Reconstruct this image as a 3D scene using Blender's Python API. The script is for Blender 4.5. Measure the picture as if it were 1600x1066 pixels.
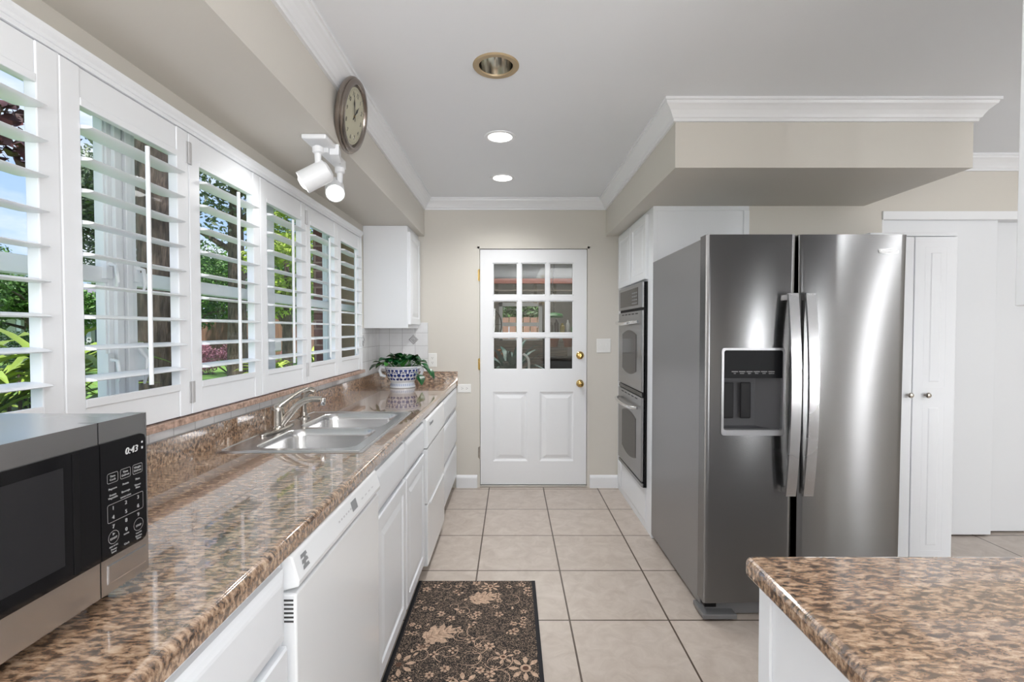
import bpy, bmesh, math, random
from mathutils import Vector, Matrix
R = math.radians; PI = math.pi
scn = bpy.context.scene
COL = scn.collection
for o in list(bpy.data.objects): bpy.data.objects.remove(o)

# ------------------------------------------------------------ camera
F_PX = 752.0; CAM_H = 1.34
cam = bpy.data.cameras.new('camera'); camo = bpy.data.objects.new('camera', cam); COL.objects.link(camo)
cam.sensor_width = 36.0; cam.lens = 36.0 * F_PX / 1600.0
cam.shift_x = 0.5 / 1600.0
cam.clip_start = 0.02; cam.clip_end = 300
camo.location = (0, 0, CAM_H)
camo.rotation_euler = (R(90) - math.atan(17.5 / F_PX), 0, 0)
scn.camera = camo
scn.view_settings.view_transform = 'Standard'; scn.view_settings.look = 'None'
scn.view_settings.exposure = 0.12; scn.view_settings.gamma = 1.0
scn.view_settings.use_curve_mapping = False

# ------------------------------------------------------------ world: blue sky with clouds
w = bpy.data.worlds.new('sky'); scn.world = w; w.use_nodes = True
nt = w.node_tree; nt.nodes.clear()
def wn(t, **k):
    n = nt.nodes.new(t)
    for a, b in k.items(): setattr(n, a, b)
    return n
tc = wn('ShaderNodeTexCoord'); sep = wn('ShaderNodeSeparateXYZ'); nt.links.new(tc.outputs['Generated'], sep.inputs[0])
mp = wn('ShaderNodeMapping'); mp.inputs['Scale'].default_value = (1, 1, 2.6); nt.links.new(tc.outputs['Generated'], mp.inputs[0])
nz = wn('ShaderNodeTexNoise'); nz.inputs['Scale'].default_value = 3.2; nz.inputs['Detail'].default_value = 7; nz.inputs['Roughness'].default_value = .55
nt.links.new(mp.outputs[0], nz.inputs['Vector'])
cr = wn('ShaderNodeValToRGB'); cr.color_ramp.elements[0].position = .45; cr.color_ramp.elements[1].position = .66
nt.links.new(nz.outputs['Fac'], cr.inputs[0])
gr = wn('ShaderNodeValToRGB'); e = gr.color_ramp.elements
e[0].position = 0.0; e[0].color = (.50, .68, .93, 1); e[1].position = .75; e[1].color = (.14, .34, .82, 1)
nt.links.new(sep.outputs['Z'], gr.inputs[0])
mx = wn('ShaderNodeMix', data_type='RGBA'); nt.links.new(cr.outputs['Color'], mx.inputs['Factor'])
nt.links.new(gr.outputs['Color'], mx.inputs[6]); mx.inputs[7].default_value = (.93, .96, 1, 1)
bg = wn('ShaderNodeBackground'); bg.inputs['Strength'].default_value = 1.15
nt.links.new(mx.outputs[2], bg.inputs[0]); wo = wn('ShaderNodeOutputWorld'); nt.links.new(bg.outputs[0], wo.inputs[0])

# ------------------------------------------------------------ sun and large area lights
def light(name, typ, loc, energy, color=(1, 1, 1), target=None, **k):
    l = bpy.data.lights.new(name, typ); l.energy = energy; l.color = color
    for a, b in k.items(): setattr(l, a, b)
    o = bpy.data.objects.new(name, l); COL.objects.link(o); o.location = loc
    if target is not None: o.rotation_euler = (Vector(target) - Vector(loc)).to_track_quat('-Z', 'Y').to_euler()
    return o
light('sun', 'SUN', (10, -10, 20), 6.0, (1, .97, .92), target=(10 - 1.6, -10 + 3.0, 20 - 9), angle=R(1.5))
light('rear_fill', 'AREA', (2.15, -2.9, 1.3), 80, (1, 1, 1), target=(.6, 4, 1.6), shape='RECTANGLE', size=1.3, size_y=1.9)  # unseen fill added behind the camera to brighten the kitchen
light('rear_top_fill', 'AREA', (1.6, -.9, 2.40), 26, (1, .995, .985), target=(1.6, -.9, 0), shape='RECTANGLE', size=2.2, size_y=1.6)  # added overhead fill behind the camera, not a ceiling fixture
light('right_top_fill', 'AREA', (3.4, 1.2, 2.40), 7, (1, .995, .985), target=(3.4, 1.2, 0), shape='RECTANGLE', size=1.0, size_y=1.6)  # unseen top fill added out of frame on the right
light('rear_up_fill', 'AREA', (.4, -1.3, 1.65), 62, (1, 1, 1), target=(.4, -1.3001, 3), shape='RECTANGLE', size=1.6, size_y=1.2)  # added fill aimed straight up to brighten the ceiling
light('right_up_fill', 'AREA', (3.4, .4, 1.65), 16, (1, 1, 1), target=(3.4, .4001, 3), shape='RECTANGLE', size=1.0, size_y=1.0)  # added upward fill out of frame, lifts the ceiling on the right
light('streak_strip_rear', 'AREA', (4.02, -3.10, 1.25), 1.8, (.96, .98, 1), target=(1.0, 2.2, 1.25), shape='RECTANGLE', size=.08, size_y=2.2, spread=R(36))  # thin strip added to make the reflected streak on the freezer door
light('streak_strip_side', 'AREA', (4.52, -2.45, 1.25), 1.5, (.96, .98, 1), target=(1.45, 2.2, 1.25), shape='RECTANGLE', size=.08, size_y=2.2, spread=R(36))  # added strip, gives the fridge door its first reflected streak
light('streak_strip_side_near', 'AREA', (4.52, -1.25, 1.25), .62, (.96, .98, 1), target=(1.6, 2.2, 1.25), shape='RECTANGLE', size=.07, size_y=2.2, spread=R(36))  # added strip for the second streak reflected in the fridge door
light('soffit_fill', 'AREA', (-.66, -.75, 1.5), 11, (1, 1, 1), target=(-.80, 1.7, 2.35), shape='RECTANGLE', size=.7, size_y=.5)  # added fill that brightens the underside of the left soffit
light('garage_fill', 'AREA', (.3, 5.8, 2.5), 30, (1, .97, .92), target=(.3, 5.8, 0), shape='RECTANGLE', size=1.2, size_y=1.2)  # fill added to light the garage, no fixture there

# ------------------------------------------------------------ materials
def new_mat(name):
    m = bpy.data.materials.new(name); m.use_nodes = True
    return m, m.node_tree, m.node_tree.nodes['Principled BSDF']
def srgb(r, g, b):
    f = lambda c: ((c / 255 + .055) / 1.055) ** 2.4 if c > 10 else c / 255 / 12.92
    return (f(r), f(g), f(b), 1)
def pbr(name, c, rough=.5, metal=0, coat=0, spec=None, emis=None, es=0, aniso=0, bump=None, var=None, alpha=None):
    m, t, p = new_mat(name)
    c = c if len(c) == 4 else tuple(c) + (1,)
    p.inputs['Base Color'].default_value = c; p.inputs['Roughness'].default_value = rough; p.inputs['Metallic'].default_value = metal
    if coat: p.inputs['Coat Weight'].default_value = coat; p.inputs['Coat Roughness'].default_value = .05
    if spec is not None: p.inputs['Specular IOR Level'].default_value = spec
    if emis: p.inputs['Emission Color'].default_value = tuple(emis) + (1,); p.inputs['Emission Strength'].default_value = es
    if aniso: p.inputs['Anisotropic'].default_value = aniso
    if var or bump:
        co = t.nodes.new('ShaderNodeTexCoord')
    if var:   # (scale, amount, stretch)
        mpn = t.nodes.new('ShaderNodeMapping'); t.links.new(co.outputs['Object'], mpn.inputs[0])
        mpn.inputs['Scale'].default_value = var[2] if len(var) > 2 else (1, 1, 1)
        n = t.nodes.new('ShaderNodeTexNoise'); n.inputs['Scale'].default_value = var[0]; n.inputs['Detail'].default_value = 4
        t.links.new(mpn.outputs[0], n.inputs['Vector'])
        r = t.nodes.new('ShaderNodeValToRGB'); k = var[1]
        r.color_ramp.elements[0].position = .3; r.color_ramp.elements[1].position = .7
        r.color_ramp.elements[0].color = tuple(x * (1 - k) for x in c[:3]) + (1,)
        r.color_ramp.elements[1].color = tuple(min(1, x * (1 + k)) for x in c[:3]) + (1,)
        t.links.new(n.outputs['Fac'], r.inputs[0]); t.links.new(r.outputs[0], p.inputs['Base Color'])
    if bump:  # (scale, strength, stretch)
        mpn = t.nodes.new('ShaderNodeMapping'); t.links.new(co.outputs['Object'], mpn.inputs[0])
        mpn.inputs['Scale'].default_value = bump[2] if len(bump) > 2 else (1, 1, 1)
        n = t.nodes.new('ShaderNodeTexNoise'); n.inputs['Scale'].default_value = bump[0]; n.inputs['Detail'].default_value = 3
        t.links.new(mpn.outputs[0], n.inputs['Vector'])
        b = t.nodes.new('ShaderNodeBump'); b.inputs['Strength'].default_value = bump[1]; b.inputs['Distance'].default_value = .002
        t.links.new(n.outputs['Fac'], b.inputs['Height']); t.links.new(b.outputs[0], p.inputs['Normal'])
    return m
def glass(name, tint=(1, 1, 1), refl=1.0):
    # thin window pane: clear with a Fresnel reflection
    m = bpy.data.materials.new(name); m.use_nodes = True; t = m.node_tree; t.nodes.clear()
    tr = t.nodes.new('ShaderNodeBsdfTransparent'); tr.inputs[0].default_value = tuple(tint) + (1,)
    gl = t.nodes.new('ShaderNodeBsdfGlossy'); gl.inputs['Roughness'].default_value = .01
    lw = t.nodes.new('ShaderNodeLayerWeight'); lw.inputs[0].default_value = .5
    pw = t.nodes.new('ShaderNodeMath'); pw.operation = 'POWER'; pw.inputs[1].default_value = 5; t.links.new(lw.outputs['Facing'], pw.inputs[0])
    mu = t.nodes.new('ShaderNodeMath'); mu.operation = 'MULTIPLY_ADD'; mu.inputs[1].default_value = .9 * refl; mu.inputs[2].default_value = .035 * refl; t.links.new(pw.outputs[0], mu.inputs[0])
    mi = t.nodes.new('ShaderNodeMixShader'); t.links.new(mu.outputs[0], mi.inputs[0]); t.links.new(tr.outputs[0], mi.inputs[1]); t.links.new(gl.outputs[0], mi.inputs[2])
    o = t.nodes.new('ShaderNodeOutputMaterial'); t.links.new(mi.outputs[0], o.inputs[0]); return m
def granite(name):
    m, t, p = new_mat(name)
    co = t.nodes.new('ShaderNodeTexCoord')
    def noise(sc, stretch, detail=6, rot=0, dist=0):
        mpn = t.nodes.new('ShaderNodeMapping'); mpn.inputs['Scale'].default_value = stretch; mpn.inputs['Rotation'].default_value = (0, 0, rot)
        t.links.new(co.outputs['Object'], mpn.inputs[0])
        n = t.nodes.new('ShaderNodeTexNoise'); n.inputs['Scale'].default_value = sc; n.inputs['Detail'].default_value = detail
        n.inputs['Roughness'].default_value = .62; n.inputs['Distortion'].default_value = dist
        t.links.new(mpn.outputs[0], n.inputs['Vector']); return n
    a = noise(78, (.55, 1.4, 1), 6, R(-10), .35)
    r = t.nodes.new('ShaderNodeValToRGB'); el = r.color_ramp.elements
    el[0].position = .30; el[0].color = srgb(50, 40, 34)
    el[1].position = .74; el[1].color = srgb(218, 194, 166)
    for pos, c in ((.40, (90, 71, 58)), (.47, (134, 107, 86)), (.54, (168, 138, 112)), (.62, (194, 166, 140))):
        x = el.new(pos); x.color = srgb(*c)
    t.links.new(a.outputs['Fac'], r.inputs[0])
    b = noise(150, (.5, 1.5, 1), 3, R(-10), .2)
    r2 = t.nodes.new('ShaderNodeValToRGB'); r2.color_ramp.elements[0].position = .60; r2.color_ramp.elements[1].position = .70
    t.links.new(b.outputs['Fac'], r2.inputs[0])
    mxx = t.nodes.new('ShaderNodeMix'); mxx.data_type = 'RGBA'
    mu = t.nodes.new('ShaderNodeMath'); mu.operation = 'MULTIPLY'; mu.inputs[1].default_value = .65; t.links.new(r2.outputs[0], mu.inputs[0])
    t.links.new(mu.outputs[0], mxx.inputs['Factor']); t.links.new(r.outputs[0], mxx.inputs[6]); mxx.inputs[7].default_value = srgb(45, 35, 32)
    t.links.new(mxx.outputs[2], p.inputs['Base Color'])
    p.inputs['Roughness'].default_value = .16; p.inputs['Coat Weight'].default_value = .9; p.inputs['Coat Roughness'].default_value = .035
    p.inputs['Coat IOR'].default_value = 2.5
    bn = t.nodes.new('ShaderNodeBump'); bn.inputs['Strength'].default_value = .06; bn.inputs['Distance'].default_value = .001
    c2 = noise(9, (1, 1, 1), 2)
    t.links.new(c2.outputs['Fac'], bn.inputs['Height']); t.links.new(bn.outputs[0], p.inputs['Coat Normal'])
    return m
def tiles(name, col_a, col_b, grout, w_, h_, off, mortar, rough, vec_axes='XY', bump_s=.3, noise_sc=6):
    m, t, p = new_mat(name)
    co = t.nodes.new('ShaderNodeTexCoord'); sp = t.nodes.new('ShaderNodeSeparateXYZ'); t.links.new(co.outputs['Object'], sp.inputs[0])
    cb = t.nodes.new('ShaderNodeCombineXYZ'); t.links.new(sp.outputs[vec_axes[0]], cb.inputs[0]); t.links.new(sp.outputs[vec_axes[1]], cb.inputs[1])
    mpn = t.nodes.new('ShaderNodeMapping'); mpn.inputs['Location'].default_value = (-off[0], -off[1], 0); t.links.new(cb.outputs[0], mpn.inputs[0])
    bt = t.nodes.new('ShaderNodeTexBrick'); bt.offset = 0; bt.squash = 1
    bt.inputs['Scale'].default_value = 1; bt.inputs['Brick Width'].default_value = w_; bt.inputs['Row Height'].default_value = h_
    bt.inputs['Mortar Size'].default_value = mortar; bt.inputs['Mortar Smooth'].default_value = .1; bt.inputs['Bias'].default_value = 0
    bt.inputs['Color1'].default_value = (.94, .94, .94, 1); bt.inputs['Color2'].default_value = (1, 1, 1, 1)
    t.links.new(mpn.outputs[0], bt.inputs['Vector'])
    n = t.nodes.new('ShaderNodeTexNoise'); n.inputs['Scale'].default_value = noise_sc; n.inputs['Detail'].default_value = 9; n.inputs['Roughness'].default_value = .65; n.inputs['Distortion'].default_value = .8
    t.links.new(co.outputs['Object'], n.inputs['Vector'])
    r = t.nodes.new('ShaderNodeValToRGB'); r.color_ramp.elements[0].position = .32; r.color_ramp.elements[1].position = .68
    r.color_ramp.elements[0].color = col_a; r.color_ramp.elements[1].color = col_b; t.links.new(n.outputs['Fac'], r.inputs[0])
    mul = t.nodes.new('ShaderNodeMix'); mul.data_type = 'RGBA'; mul.blend_type = 'MULTIPLY'; mul.inputs['Factor'].default_value = 1
    t.links.new(r.outputs[0], mul.inputs[6]); t.links.new(bt.outputs['Color'], mul.inputs[7])
    mi = t.nodes.new('ShaderNodeMix'); mi.data_type = 'RGBA'; t.links.new(bt.outputs['Fac'], mi.inputs['Factor'])
    t.links.new(mul.outputs[2], mi.inputs[6]); mi.inputs[7].default_value = grout
    t.links.new(mi.outputs[2], p.inputs['Base Color']); p.inputs['Roughness'].default_value = rough
    inv = t.nodes.new('ShaderNodeMath'); inv.operation = 'SUBTRACT'; inv.inputs[0].default_value = 1; t.links.new(bt.outputs['Fac'], inv.inputs[1])
    b = t.nodes.new('ShaderNodeBump'); b.inputs['Strength'].default_value = bump_s; b.inputs['Distance'].default_value = .002
    t.links.new(inv.outputs[0], b.inputs['Height']); t.links.new(b.outputs[0], p.inputs['Normal'])
    return m
def leafmat(name, c, k=.35, rough=.5, sc=3):
    m = pbr(name, c, rough, var=(sc, k)); p = m.node_tree.nodes['Principled BSDF']
    p.inputs['Subsurface Weight'].default_value = 0
    return m
def steel(name, c=.55, rough=.27, stretch=(1, 1, 1), aniso=.7, tang=None, dr_=.04, rot=0):
    m, t, p = new_mat(name)
    p.inputs['Metallic'].default_value = 1; p.inputs['Base Color'].default_value = (c, c, c * 1.01, 1)
    p.inputs['Roughness'].default_value = rough; p.inputs['Anisotropic'].default_value = aniso
    co = t.nodes.new('ShaderNodeTexCoord'); mpn = t.nodes.new('ShaderNodeMapping'); mpn.inputs['Scale'].default_value = stretch
    t.links.new(co.outputs['Object'], mpn.inputs[0])
    n = t.nodes.new('ShaderNodeTexNoise'); n.inputs['Scale'].default_value = 1; n.inputs['Detail'].default_value = 3; t.links.new(mpn.outputs[0], n.inputs['Vector'])
    mr = t.nodes.new('ShaderNodeMapRange'); mr.inputs[3].default_value = rough - dr_; mr.inputs[4].default_value = rough + dr_; p.inputs['Anisotropic Rotation'].default_value = rot
    t.links.new(n.outputs['Fac'], mr.inputs[0]); t.links.new(mr.outputs[0], p.inputs['Roughness'])
    if tang:
        tg = t.nodes.new('ShaderNodeTangent'); tg.direction_type = 'RADIAL'; tg.axis = tang; t.links.new(tg.outputs[0], p.inputs['Tangent'])
    return m

M = {}
M['wall'] = pbr('beige_wall_paint', srgb(212, 208, 200), .6, bump=(180, .05))
M['ceil'] = pbr('white_ceiling_paint', srgb(236, 239, 243), .75, bump=(120, .08))
M['trim'] = pbr('white_trim_paint', srgb(236, 238, 241), .35)
M['cab'] = pbr('white_cabinet_paint', srgb(232, 235, 239), .32)
M['shut'] = pbr('white_shutter_paint', srgb(238, 241, 245), .38)
M['appl'] = pbr('white_appliance_enamel', srgb(236, 238, 240), .18)
M['granite'] = granite('brown_speckled_countertop')
M['floor'] = tiles('beige_floor_tile', srgb(184, 171, 160), srgb(204, 193, 183), srgb(84, 70, 60), .4575, .4575, (-.19, 2.19), .0042, .36, noise_sc=11)
M['hinge'] = pbr('white_enamel_hinge', (.55, .55, .56), .3, .4)
M['wtile_y'] = tiles('white_wall_tile_back', srgb(224, 225, 227), srgb(236, 237, 239), srgb(188, 188, 190), .108, .108, (-.705, .99), .0018, .12, 'XZ', .5)
M['wtile_x'] = tiles('white_wall_tile_side', srgb(224, 225, 227), srgb(236, 237, 239), srgb(188, 188, 190), .108, .108, (4.06, .99), .0018, .12, 'YZ', .5)
M['sill'] = pbr('pink_granite_sill', srgb(176, 148, 132), .2, var=(60, .45))
M['steel_h'] = steel('brushed_steel_door', .21, .235, (3, 3, 300), 1.0, 'Z', .012, .25)
M['steel_s'] = pbr('grey_fridge_side', (.33, .33, .335), .38, .8, bump=(900, .12))
M['steel'] = steel('brushed_steel', .60, .27, (2, 2, 2), .2)
M['sink'] = steel('satin_sink_steel', .66, .22, (3, 3, 3), .3)
M['nickel'] = pbr('brushed_nickel', (.50, .47, .43), .22, 1)
M['chrome'] = pbr('chrome', (.8, .8, .8), .08, 1)
M['oven'] = steel('oven_steel', .38, .3, (10, 10, 300), .5, 'Z')
M['black'] = pbr('black_gloss_panel', (.006, .006, .007), .08)
M['blackm'] = pbr('black_matte_plastic', (.008, .008, .009), .5, spec=.15)
M['dgrey'] = pbr('dark_grey_plastic', (.06, .06, .065), .4)
M['mgrey'] = pbr('mid_grey_plastic', (.16, .16, .165), .35)
M['ovenglass'] = pbr('dark_oven_glass', (.03, .03, .032), .12, spec=.25)
M['mwglass'] = pbr('microwave_window', (.022, .022, .024), .12)
M['brass'] = pbr('polished_brass', (.62, .43, .16), .16, 1)
M['bronze'] = pbr('antique_bronze', (.36, .27, .15), .3, 1)
M['ringmetal'] = pbr('pewter_clock_rim', (.31, .27, .24), .22, 1)
M['clockface'] = pbr('cream_clock_face', srgb(196, 192, 168), .5)
M['ink'] = pbr('dark_ink', (.02, .02, .02), .5)
M['print'] = pbr('light_grey_print', (.30, .30, .30), .5)
M['wprint'] = pbr('white_print', (.5, .5, .5), .5, emis=(.8, .85, .85), es=.12)
M['gprint'] = pbr('grey_print', (.28, .29, .30), .5)
M['plate'] = pbr('white_switch_plastic', srgb(236, 236, 234), .3)
M['slot'] = pbr('dark_slot', (.05, .05, .05), .6)
M['lamp'] = pbr('lit_lamp', (1, 1, 1), .5, emis=(1, .98, .95), es=5)
M['reflector'] = pbr('lamp_reflector', (.75, .72, .66), .12, 1)
M['goldtrim'] = pbr('tan_lamp_ring', srgb(176, 156, 124), .4, .3)
M['porcelain'] = pbr('white_porcelain', srgb(222, 226, 232), .12, coat=.4)
M['blue'] = pbr('cobalt_glaze', srgb(30, 52, 120), .15, coat=.4, var=(40, .5))
M['blue2'] = pbr('pale_blue_glaze', srgb(130, 150, 190), .2)
M['soil'] = pbr('potting_soil', srgb(45, 32, 22), .9)
M['hleaf'] = pbr('glossy_dark_leaf', srgb(22, 78, 38), .25, var=(18, .5))
M['hleaf2'] = pbr('bright_green_leaf', srgb(60, 120, 50), .3, var=(18, .4))
M['rugbase'] = None
M['glass'] = glass('window_glass', (1, 1, 1), .35)
M['glassd'] = glass('door_glass', (.93, .95, .94), 1.3)
# rug: dark ground with fine broken tan squiggles
m, t, p = new_mat('dark_rug_ground')
co = t.nodes.new('ShaderNodeTexCoord'); vo = t.nodes.new('ShaderNodeTexNoise'); vo.inputs['Scale'].default_value = 125; vo.inputs['Detail'].default_value = 1; vo.inputs['Distortion'].default_value = 2.2
t.links.new(co.outputs['Object'], vo.inputs['Vector'])
r = t.nodes.new('ShaderNodeValToRGB'); r.color_ramp.elements[0].position = .535; r.color_ramp.elements[1].position = .61
r.color_ramp.elements[0].color = srgb(28, 25, 25); r.color_ramp.elements[1].color = srgb(158, 136, 118)
t.links.new(vo.outputs['Fac'], r.inputs[0]); t.links.new(r.outputs[0], p.inputs['Base Color']); p.inputs['Roughness'].default_value = .95
M['rugbase'] = m
M['rugmotif'] = pbr('tan_rug_motif', srgb(190, 162, 140), .95, var=(90, .3))
M['rugbrown'] = pbr('brown_rug_detail', srgb(92, 66, 54), .95)
M['rugedge'] = pbr('black_rug_border', srgb(34, 34, 38), .9, bump=(400, .5))
M['clear'] = glass('clear_bottle_glass', (.8, .85, .82), 1.2)

# ------------------------------------------------------------ mesh helpers
class MB:
    def __init__(s): s.v = []; s.f = []; s.mi = []; s.sm = []
    def add(s, vs, fs, mi=0, smooth=False):
        b = len(s.v); s.v += [tuple(v) for v in vs]
        for f in fs: s.f.append(tuple(b + i for i in f)); s.mi.append(mi); s.sm.append(smooth)
        return s
    def box(s, x0, x1, y0, y1, z0, z1, mi=0):
        vs = [(x, y, z) for z in (z0, z1) for y in (y0, y1) for x in (x0, x1)]
        return s.add(vs, [(0, 2, 3, 1), (4, 5, 7, 6), (0, 1, 5, 4), (2, 6, 7, 3), (0, 4, 6, 2), (1, 3, 7, 5)], mi)
    def obox(s, o, U, V, N, u0, u1, v0, v1, n0, n1, mi=0):
        o, U, V, N = map(Vector, (o, U, V, N))
        vs = [o + U * u + V * v + N * n for n in (n0, n1) for v in (v0, v1) for u in (u0, u1)]
        return s.add(vs, [(0, 2, 3, 1), (4, 5, 7, 6), (0, 1, 5, 4), (2, 6, 7, 3), (0, 4, 6, 2), (1, 3, 7, 5)], mi)
    def tube(s, pts, radii, n=12, mi=0, caps=True, flat=1.0, up=None):
        pts = [Vector(p) for p in pts]
        if not hasattr(radii, '__len__'): radii = [radii] * len(pts)
        rings = []; prev = None
        for i, p in enumerate(pts):
            d = (pts[min(i + 1, len(pts) - 1)] - pts[max(i - 1, 0)]).normalized()
            if prev is None:
                a = Vector(up) if up else (Vector((0, 0, 1)) if abs(d.z) < .9 else Vector((1, 0, 0)))
                prev = a
            u = d.cross(prev).normalized(); v = u.cross(d).normalized(); prev = v
            rings.append([p + u * math.cos(2 * PI * k / n) * radii[i] + v * math.sin(2 * PI * k / n) * radii[i] * flat for k in range(n)])
        vs = [q for r_ in rings for q in r_]; fs = []
        for i in range(len(pts) - 1):
            for k in range(n): fs.append((i * n + k, i * n + (k + 1) % n, (i + 1) * n + (k + 1) % n, (i + 1) * n + k))
        if caps: fs += [tuple(range(n))[::-1], tuple((len(pts) - 1) * n + k for k in range(n))]
        return s.add(vs, fs, mi, True)
    def lathe(s, c, prof, n=32, mi=0, axis=(0, 0, 1), sx=1.0, sy=1.0):
        c = Vector(c); A = Vector(axis).normalized()
        U = A.orthogonal().normalized() if abs(A.z) < .99 else Vector((1, 0, 0)); V = A.cross(U)
        vs = [c + A * h + U * math.cos(2 * PI * k / n) * r_ * sx + V * math.sin(2 * PI * k / n) * r_ * sy for r_, h in prof for k in range(n)]
        fs = [(i * n + k, i * n + (k + 1) % n, (i + 1) * n + (k + 1) % n, (i + 1) * n + k) for i in range(len(prof) - 1) for k in range(n)]
        return s.add(vs, fs, mi, True)
    def prism(s, poly, o, U, V, N, d, mi=0, smooth=False):
        o, U, V, N = map(Vector, (o, U, V, N)); k = len(poly)
        a = [o + U * x + V * y for x, y in poly]; b = [q + N * d for q in a]
        fs = [tuple(range(k))[::-1], tuple(range(k, 2 * k))] + [(i, (i + 1) % k, k + (i + 1) % k, k + i) for i in range(k)]
        return s.add(a + b, fs, mi, smooth)
    def poly(s, pts, mi=0):
        return s.add(pts, [tuple(range(len(pts)))], mi)
    def rings(s, o, U, V, N, w_, h_, prof, mi=0, x0=0, y0=0):
        """nested rectangles: prof = [(inset, height)...]; closed at the first and the last"""
        o, U, V, N = map(Vector, (o, U, V, N)); vs = []
        for i, n in prof:
            for x, y in ((x0 + i, y0 + i), (x0 + w_ - i, y0 + i), (x0 + w_ - i, y0 + h_ - i), (x0 + i, y0 + h_ - i)): vs.append(o + U * x + V * y + N * n)
        fs = [(3, 2, 1, 0)]
        for j in range(len(prof) - 1):
            for k in range(4): fs.append((j * 4 + k, j * 4 + (k + 1) % 4, (j + 1) * 4 + (k + 1) % 4, (j + 1) * 4 + k))
        L = (len(prof) - 1) * 4; fs.append((L, L + 1, L + 2, L + 3))
        return s.add(vs, fs, mi)
    def text(s, body, size, o, U, V, N=None, mi=0, align='CENTER', depth=.0004, shear=0):
        o, U, V = map(Vector, (o, U, V)); N = U.cross(V)
        c = bpy.data.curves.new('t', 'FONT'); c.body = body; c.size = size; c.align_x = align; c.align_y = 'CENTER'; c.extrude = depth; c.shear = shear
        c.resolution_u = 3
        ob = bpy.data.objects.new('t', c); COL.objects.link(ob)
        dg = bpy.context.evaluated_depsgraph_get(); me = bpy.data.meshes.new_from_object(ob.evaluated_get(dg))
        s.add([o + U * q.co.x + V * q.co.y + N * q.co.z for q in me.vertices], [tuple(p_.vertices) for p_ in me.polygons], mi)
        bpy.data.objects.remove(ob); bpy.data.curves.remove(c); bpy.data.meshes.remove(me)
        return s
    def build(s, name, mats, parent=None, bevel=0, local=False, seg=2, weld=False):
        if not isinstance(mats, (list, tuple)): mats = [mats]
        off = Vector((0, 0, 0))
        if parent is not None and not local:
            q = parent
            while q is not None: off += q.location; q = q.parent
        me = bpy.data.meshes.new(name); me.from_pydata([tuple(Vector(v) - off) for v in s.v], [], s.f)
        for m_ in mats: me.materials.append(m_)
        me.polygons.foreach_set('material_index', s.mi); me.polygons.foreach_set('use_smooth', s.sm); me.update()
        bm = bmesh.new(); bm.from_mesh(me)
        if weld: bmesh.ops.remove_doubles(bm, verts=bm.verts, dist=1e-5)
        if not getattr(s, 'open', False): bmesh.ops.recalc_face_normals(bm, faces=bm.faces)
        bm.to_mesh(me); bm.free()
        o = bpy.data.objects.new(name, me); COL.objects.link(o)
        if parent is not None: o.parent = parent
        if any(s.sm):
            me.set_sharp_from_angle(angle=R(38))
        if bevel:
            b = o.modifiers.new('bevel', 'BEVEL'); b.width = bevel; b.segments = seg; b.limit_method = 'ANGLE'; b.angle_limit = R(40)
        return o
def tag(o, label, cat, group=None, kind=None):
    o['label'] = label; o['category'] = cat
    if group: o['group'] = group
    if kind: o['kind'] = kind
    return o
def thing(name, label, cat, loc, group=None, rot=None):
    o = bpy.data.objects.new(name, None); COL.objects.link(o); o.location = loc; o.empty_display_size = .05
    if rot: o.rotation_euler = rot
    return tag(o, label, cat, group)
def struct(name, mb, mat, parent=None, bevel=0, **k):
    o = mb.build(name, mat, parent, bevel, **k)
    if parent is None: o['kind'] = 'structure'
    return o
def dup(root, loc, label=None, rot=None):
    r_ = root.copy(); COL.objects.link(r_); r_.location = loc
    if rot is not None: r_.rotation_euler = rot
    if label: r_['label'] = label
    for ch in list(root.children):
        c = ch.copy(); COL.objects.link(c); c.parent = r_
        for g in list(ch.children):
            d = g.copy(); COL.objects.link(d); d.parent = c
    return r_
UX, UY, UZ = (1, 0, 0), (0, 1, 0), (0, 0, 1)
FX = ((0, 1, 0), (0, 0, 1), (1, 0, 0))        # face looking towards +x
FNX = ((0, -1, 0), (0, 0, 1), (-1, 0, 0))     # face looking towards -x
FNY = ((1, 0, 0), (0, 0, 1), (0, -1, 0))      # face looking towards the camera

# ============================================================ SETTING
YB = 4.06; YC = 3.07; XL = -1.12; ZC = 2.435; ZS = 2.125; XR = 4.6; YN = -3.2
struct('floor', MB().box(XL, XR, YN, YB + .12, -.1, 0), M['floor'])
struct('ceiling', MB().box(XL - .12, XR + .1, YN - .1, YB + .12, ZC, ZC + .12), M['ceil'])
WY0, WY1, WZ0, WZ1 = .12, 3.47, 1.05, 2.015
mb = MB()
mb.box(XL - .14, XL, YN, YB + .12, 0, WZ0); mb.box(XL - .14, XL, YN, YB + .12, WZ1, ZC)
mb.box(XL - .14, XL, YN, WY0, WZ0, WZ1); mb.box(XL - .012, XL, WY1, 3.86, WZ0, WZ1); mb.box(XL - .14, XL, 3.86, YB + .12, WZ0, WZ1)
struct('wall_left', mb, M['wall'])
mb = MB()
mb.box(XL, -.288, YB, YB + .12, 0, ZC); mb.box(.656, 1.6, YB, YB + .12, 0, ZC); mb.box(-.288, .656, YB, YB + .12, 2.04, ZC)
struct('wall_back', mb, M['wall'])
mb = MB()
mb.box(1.50, 2.35, YC, YC + .12, 0, ZC); mb.box(2.35, XR, YC, YC + .12, 2.09, ZC); mb.box(4.15, XR, YC, YC + .12, 0, 2.09)
struct('wall_closet', mb, M['wall'])
struct('wall_closet_inside', MB().box(2.2, XR, YC + .62, YC + .7, 0, ZC), M['wall'])
struct('wall_right', MB().box(XR, XR + .1, YN, YC + .7, 0, ZC), M['wall'])
mb = MB()      # wall behind the camera with a tall opening added for daylight and reflections
mb.box(XL, 1.5, YN - .12, YN, 0, ZC); mb.box(2.9, XR, YN - .12, YN, 0, ZC)
mb.box(1.5, 2.9, YN - .12, YN, 2.06, ZC)
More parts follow.
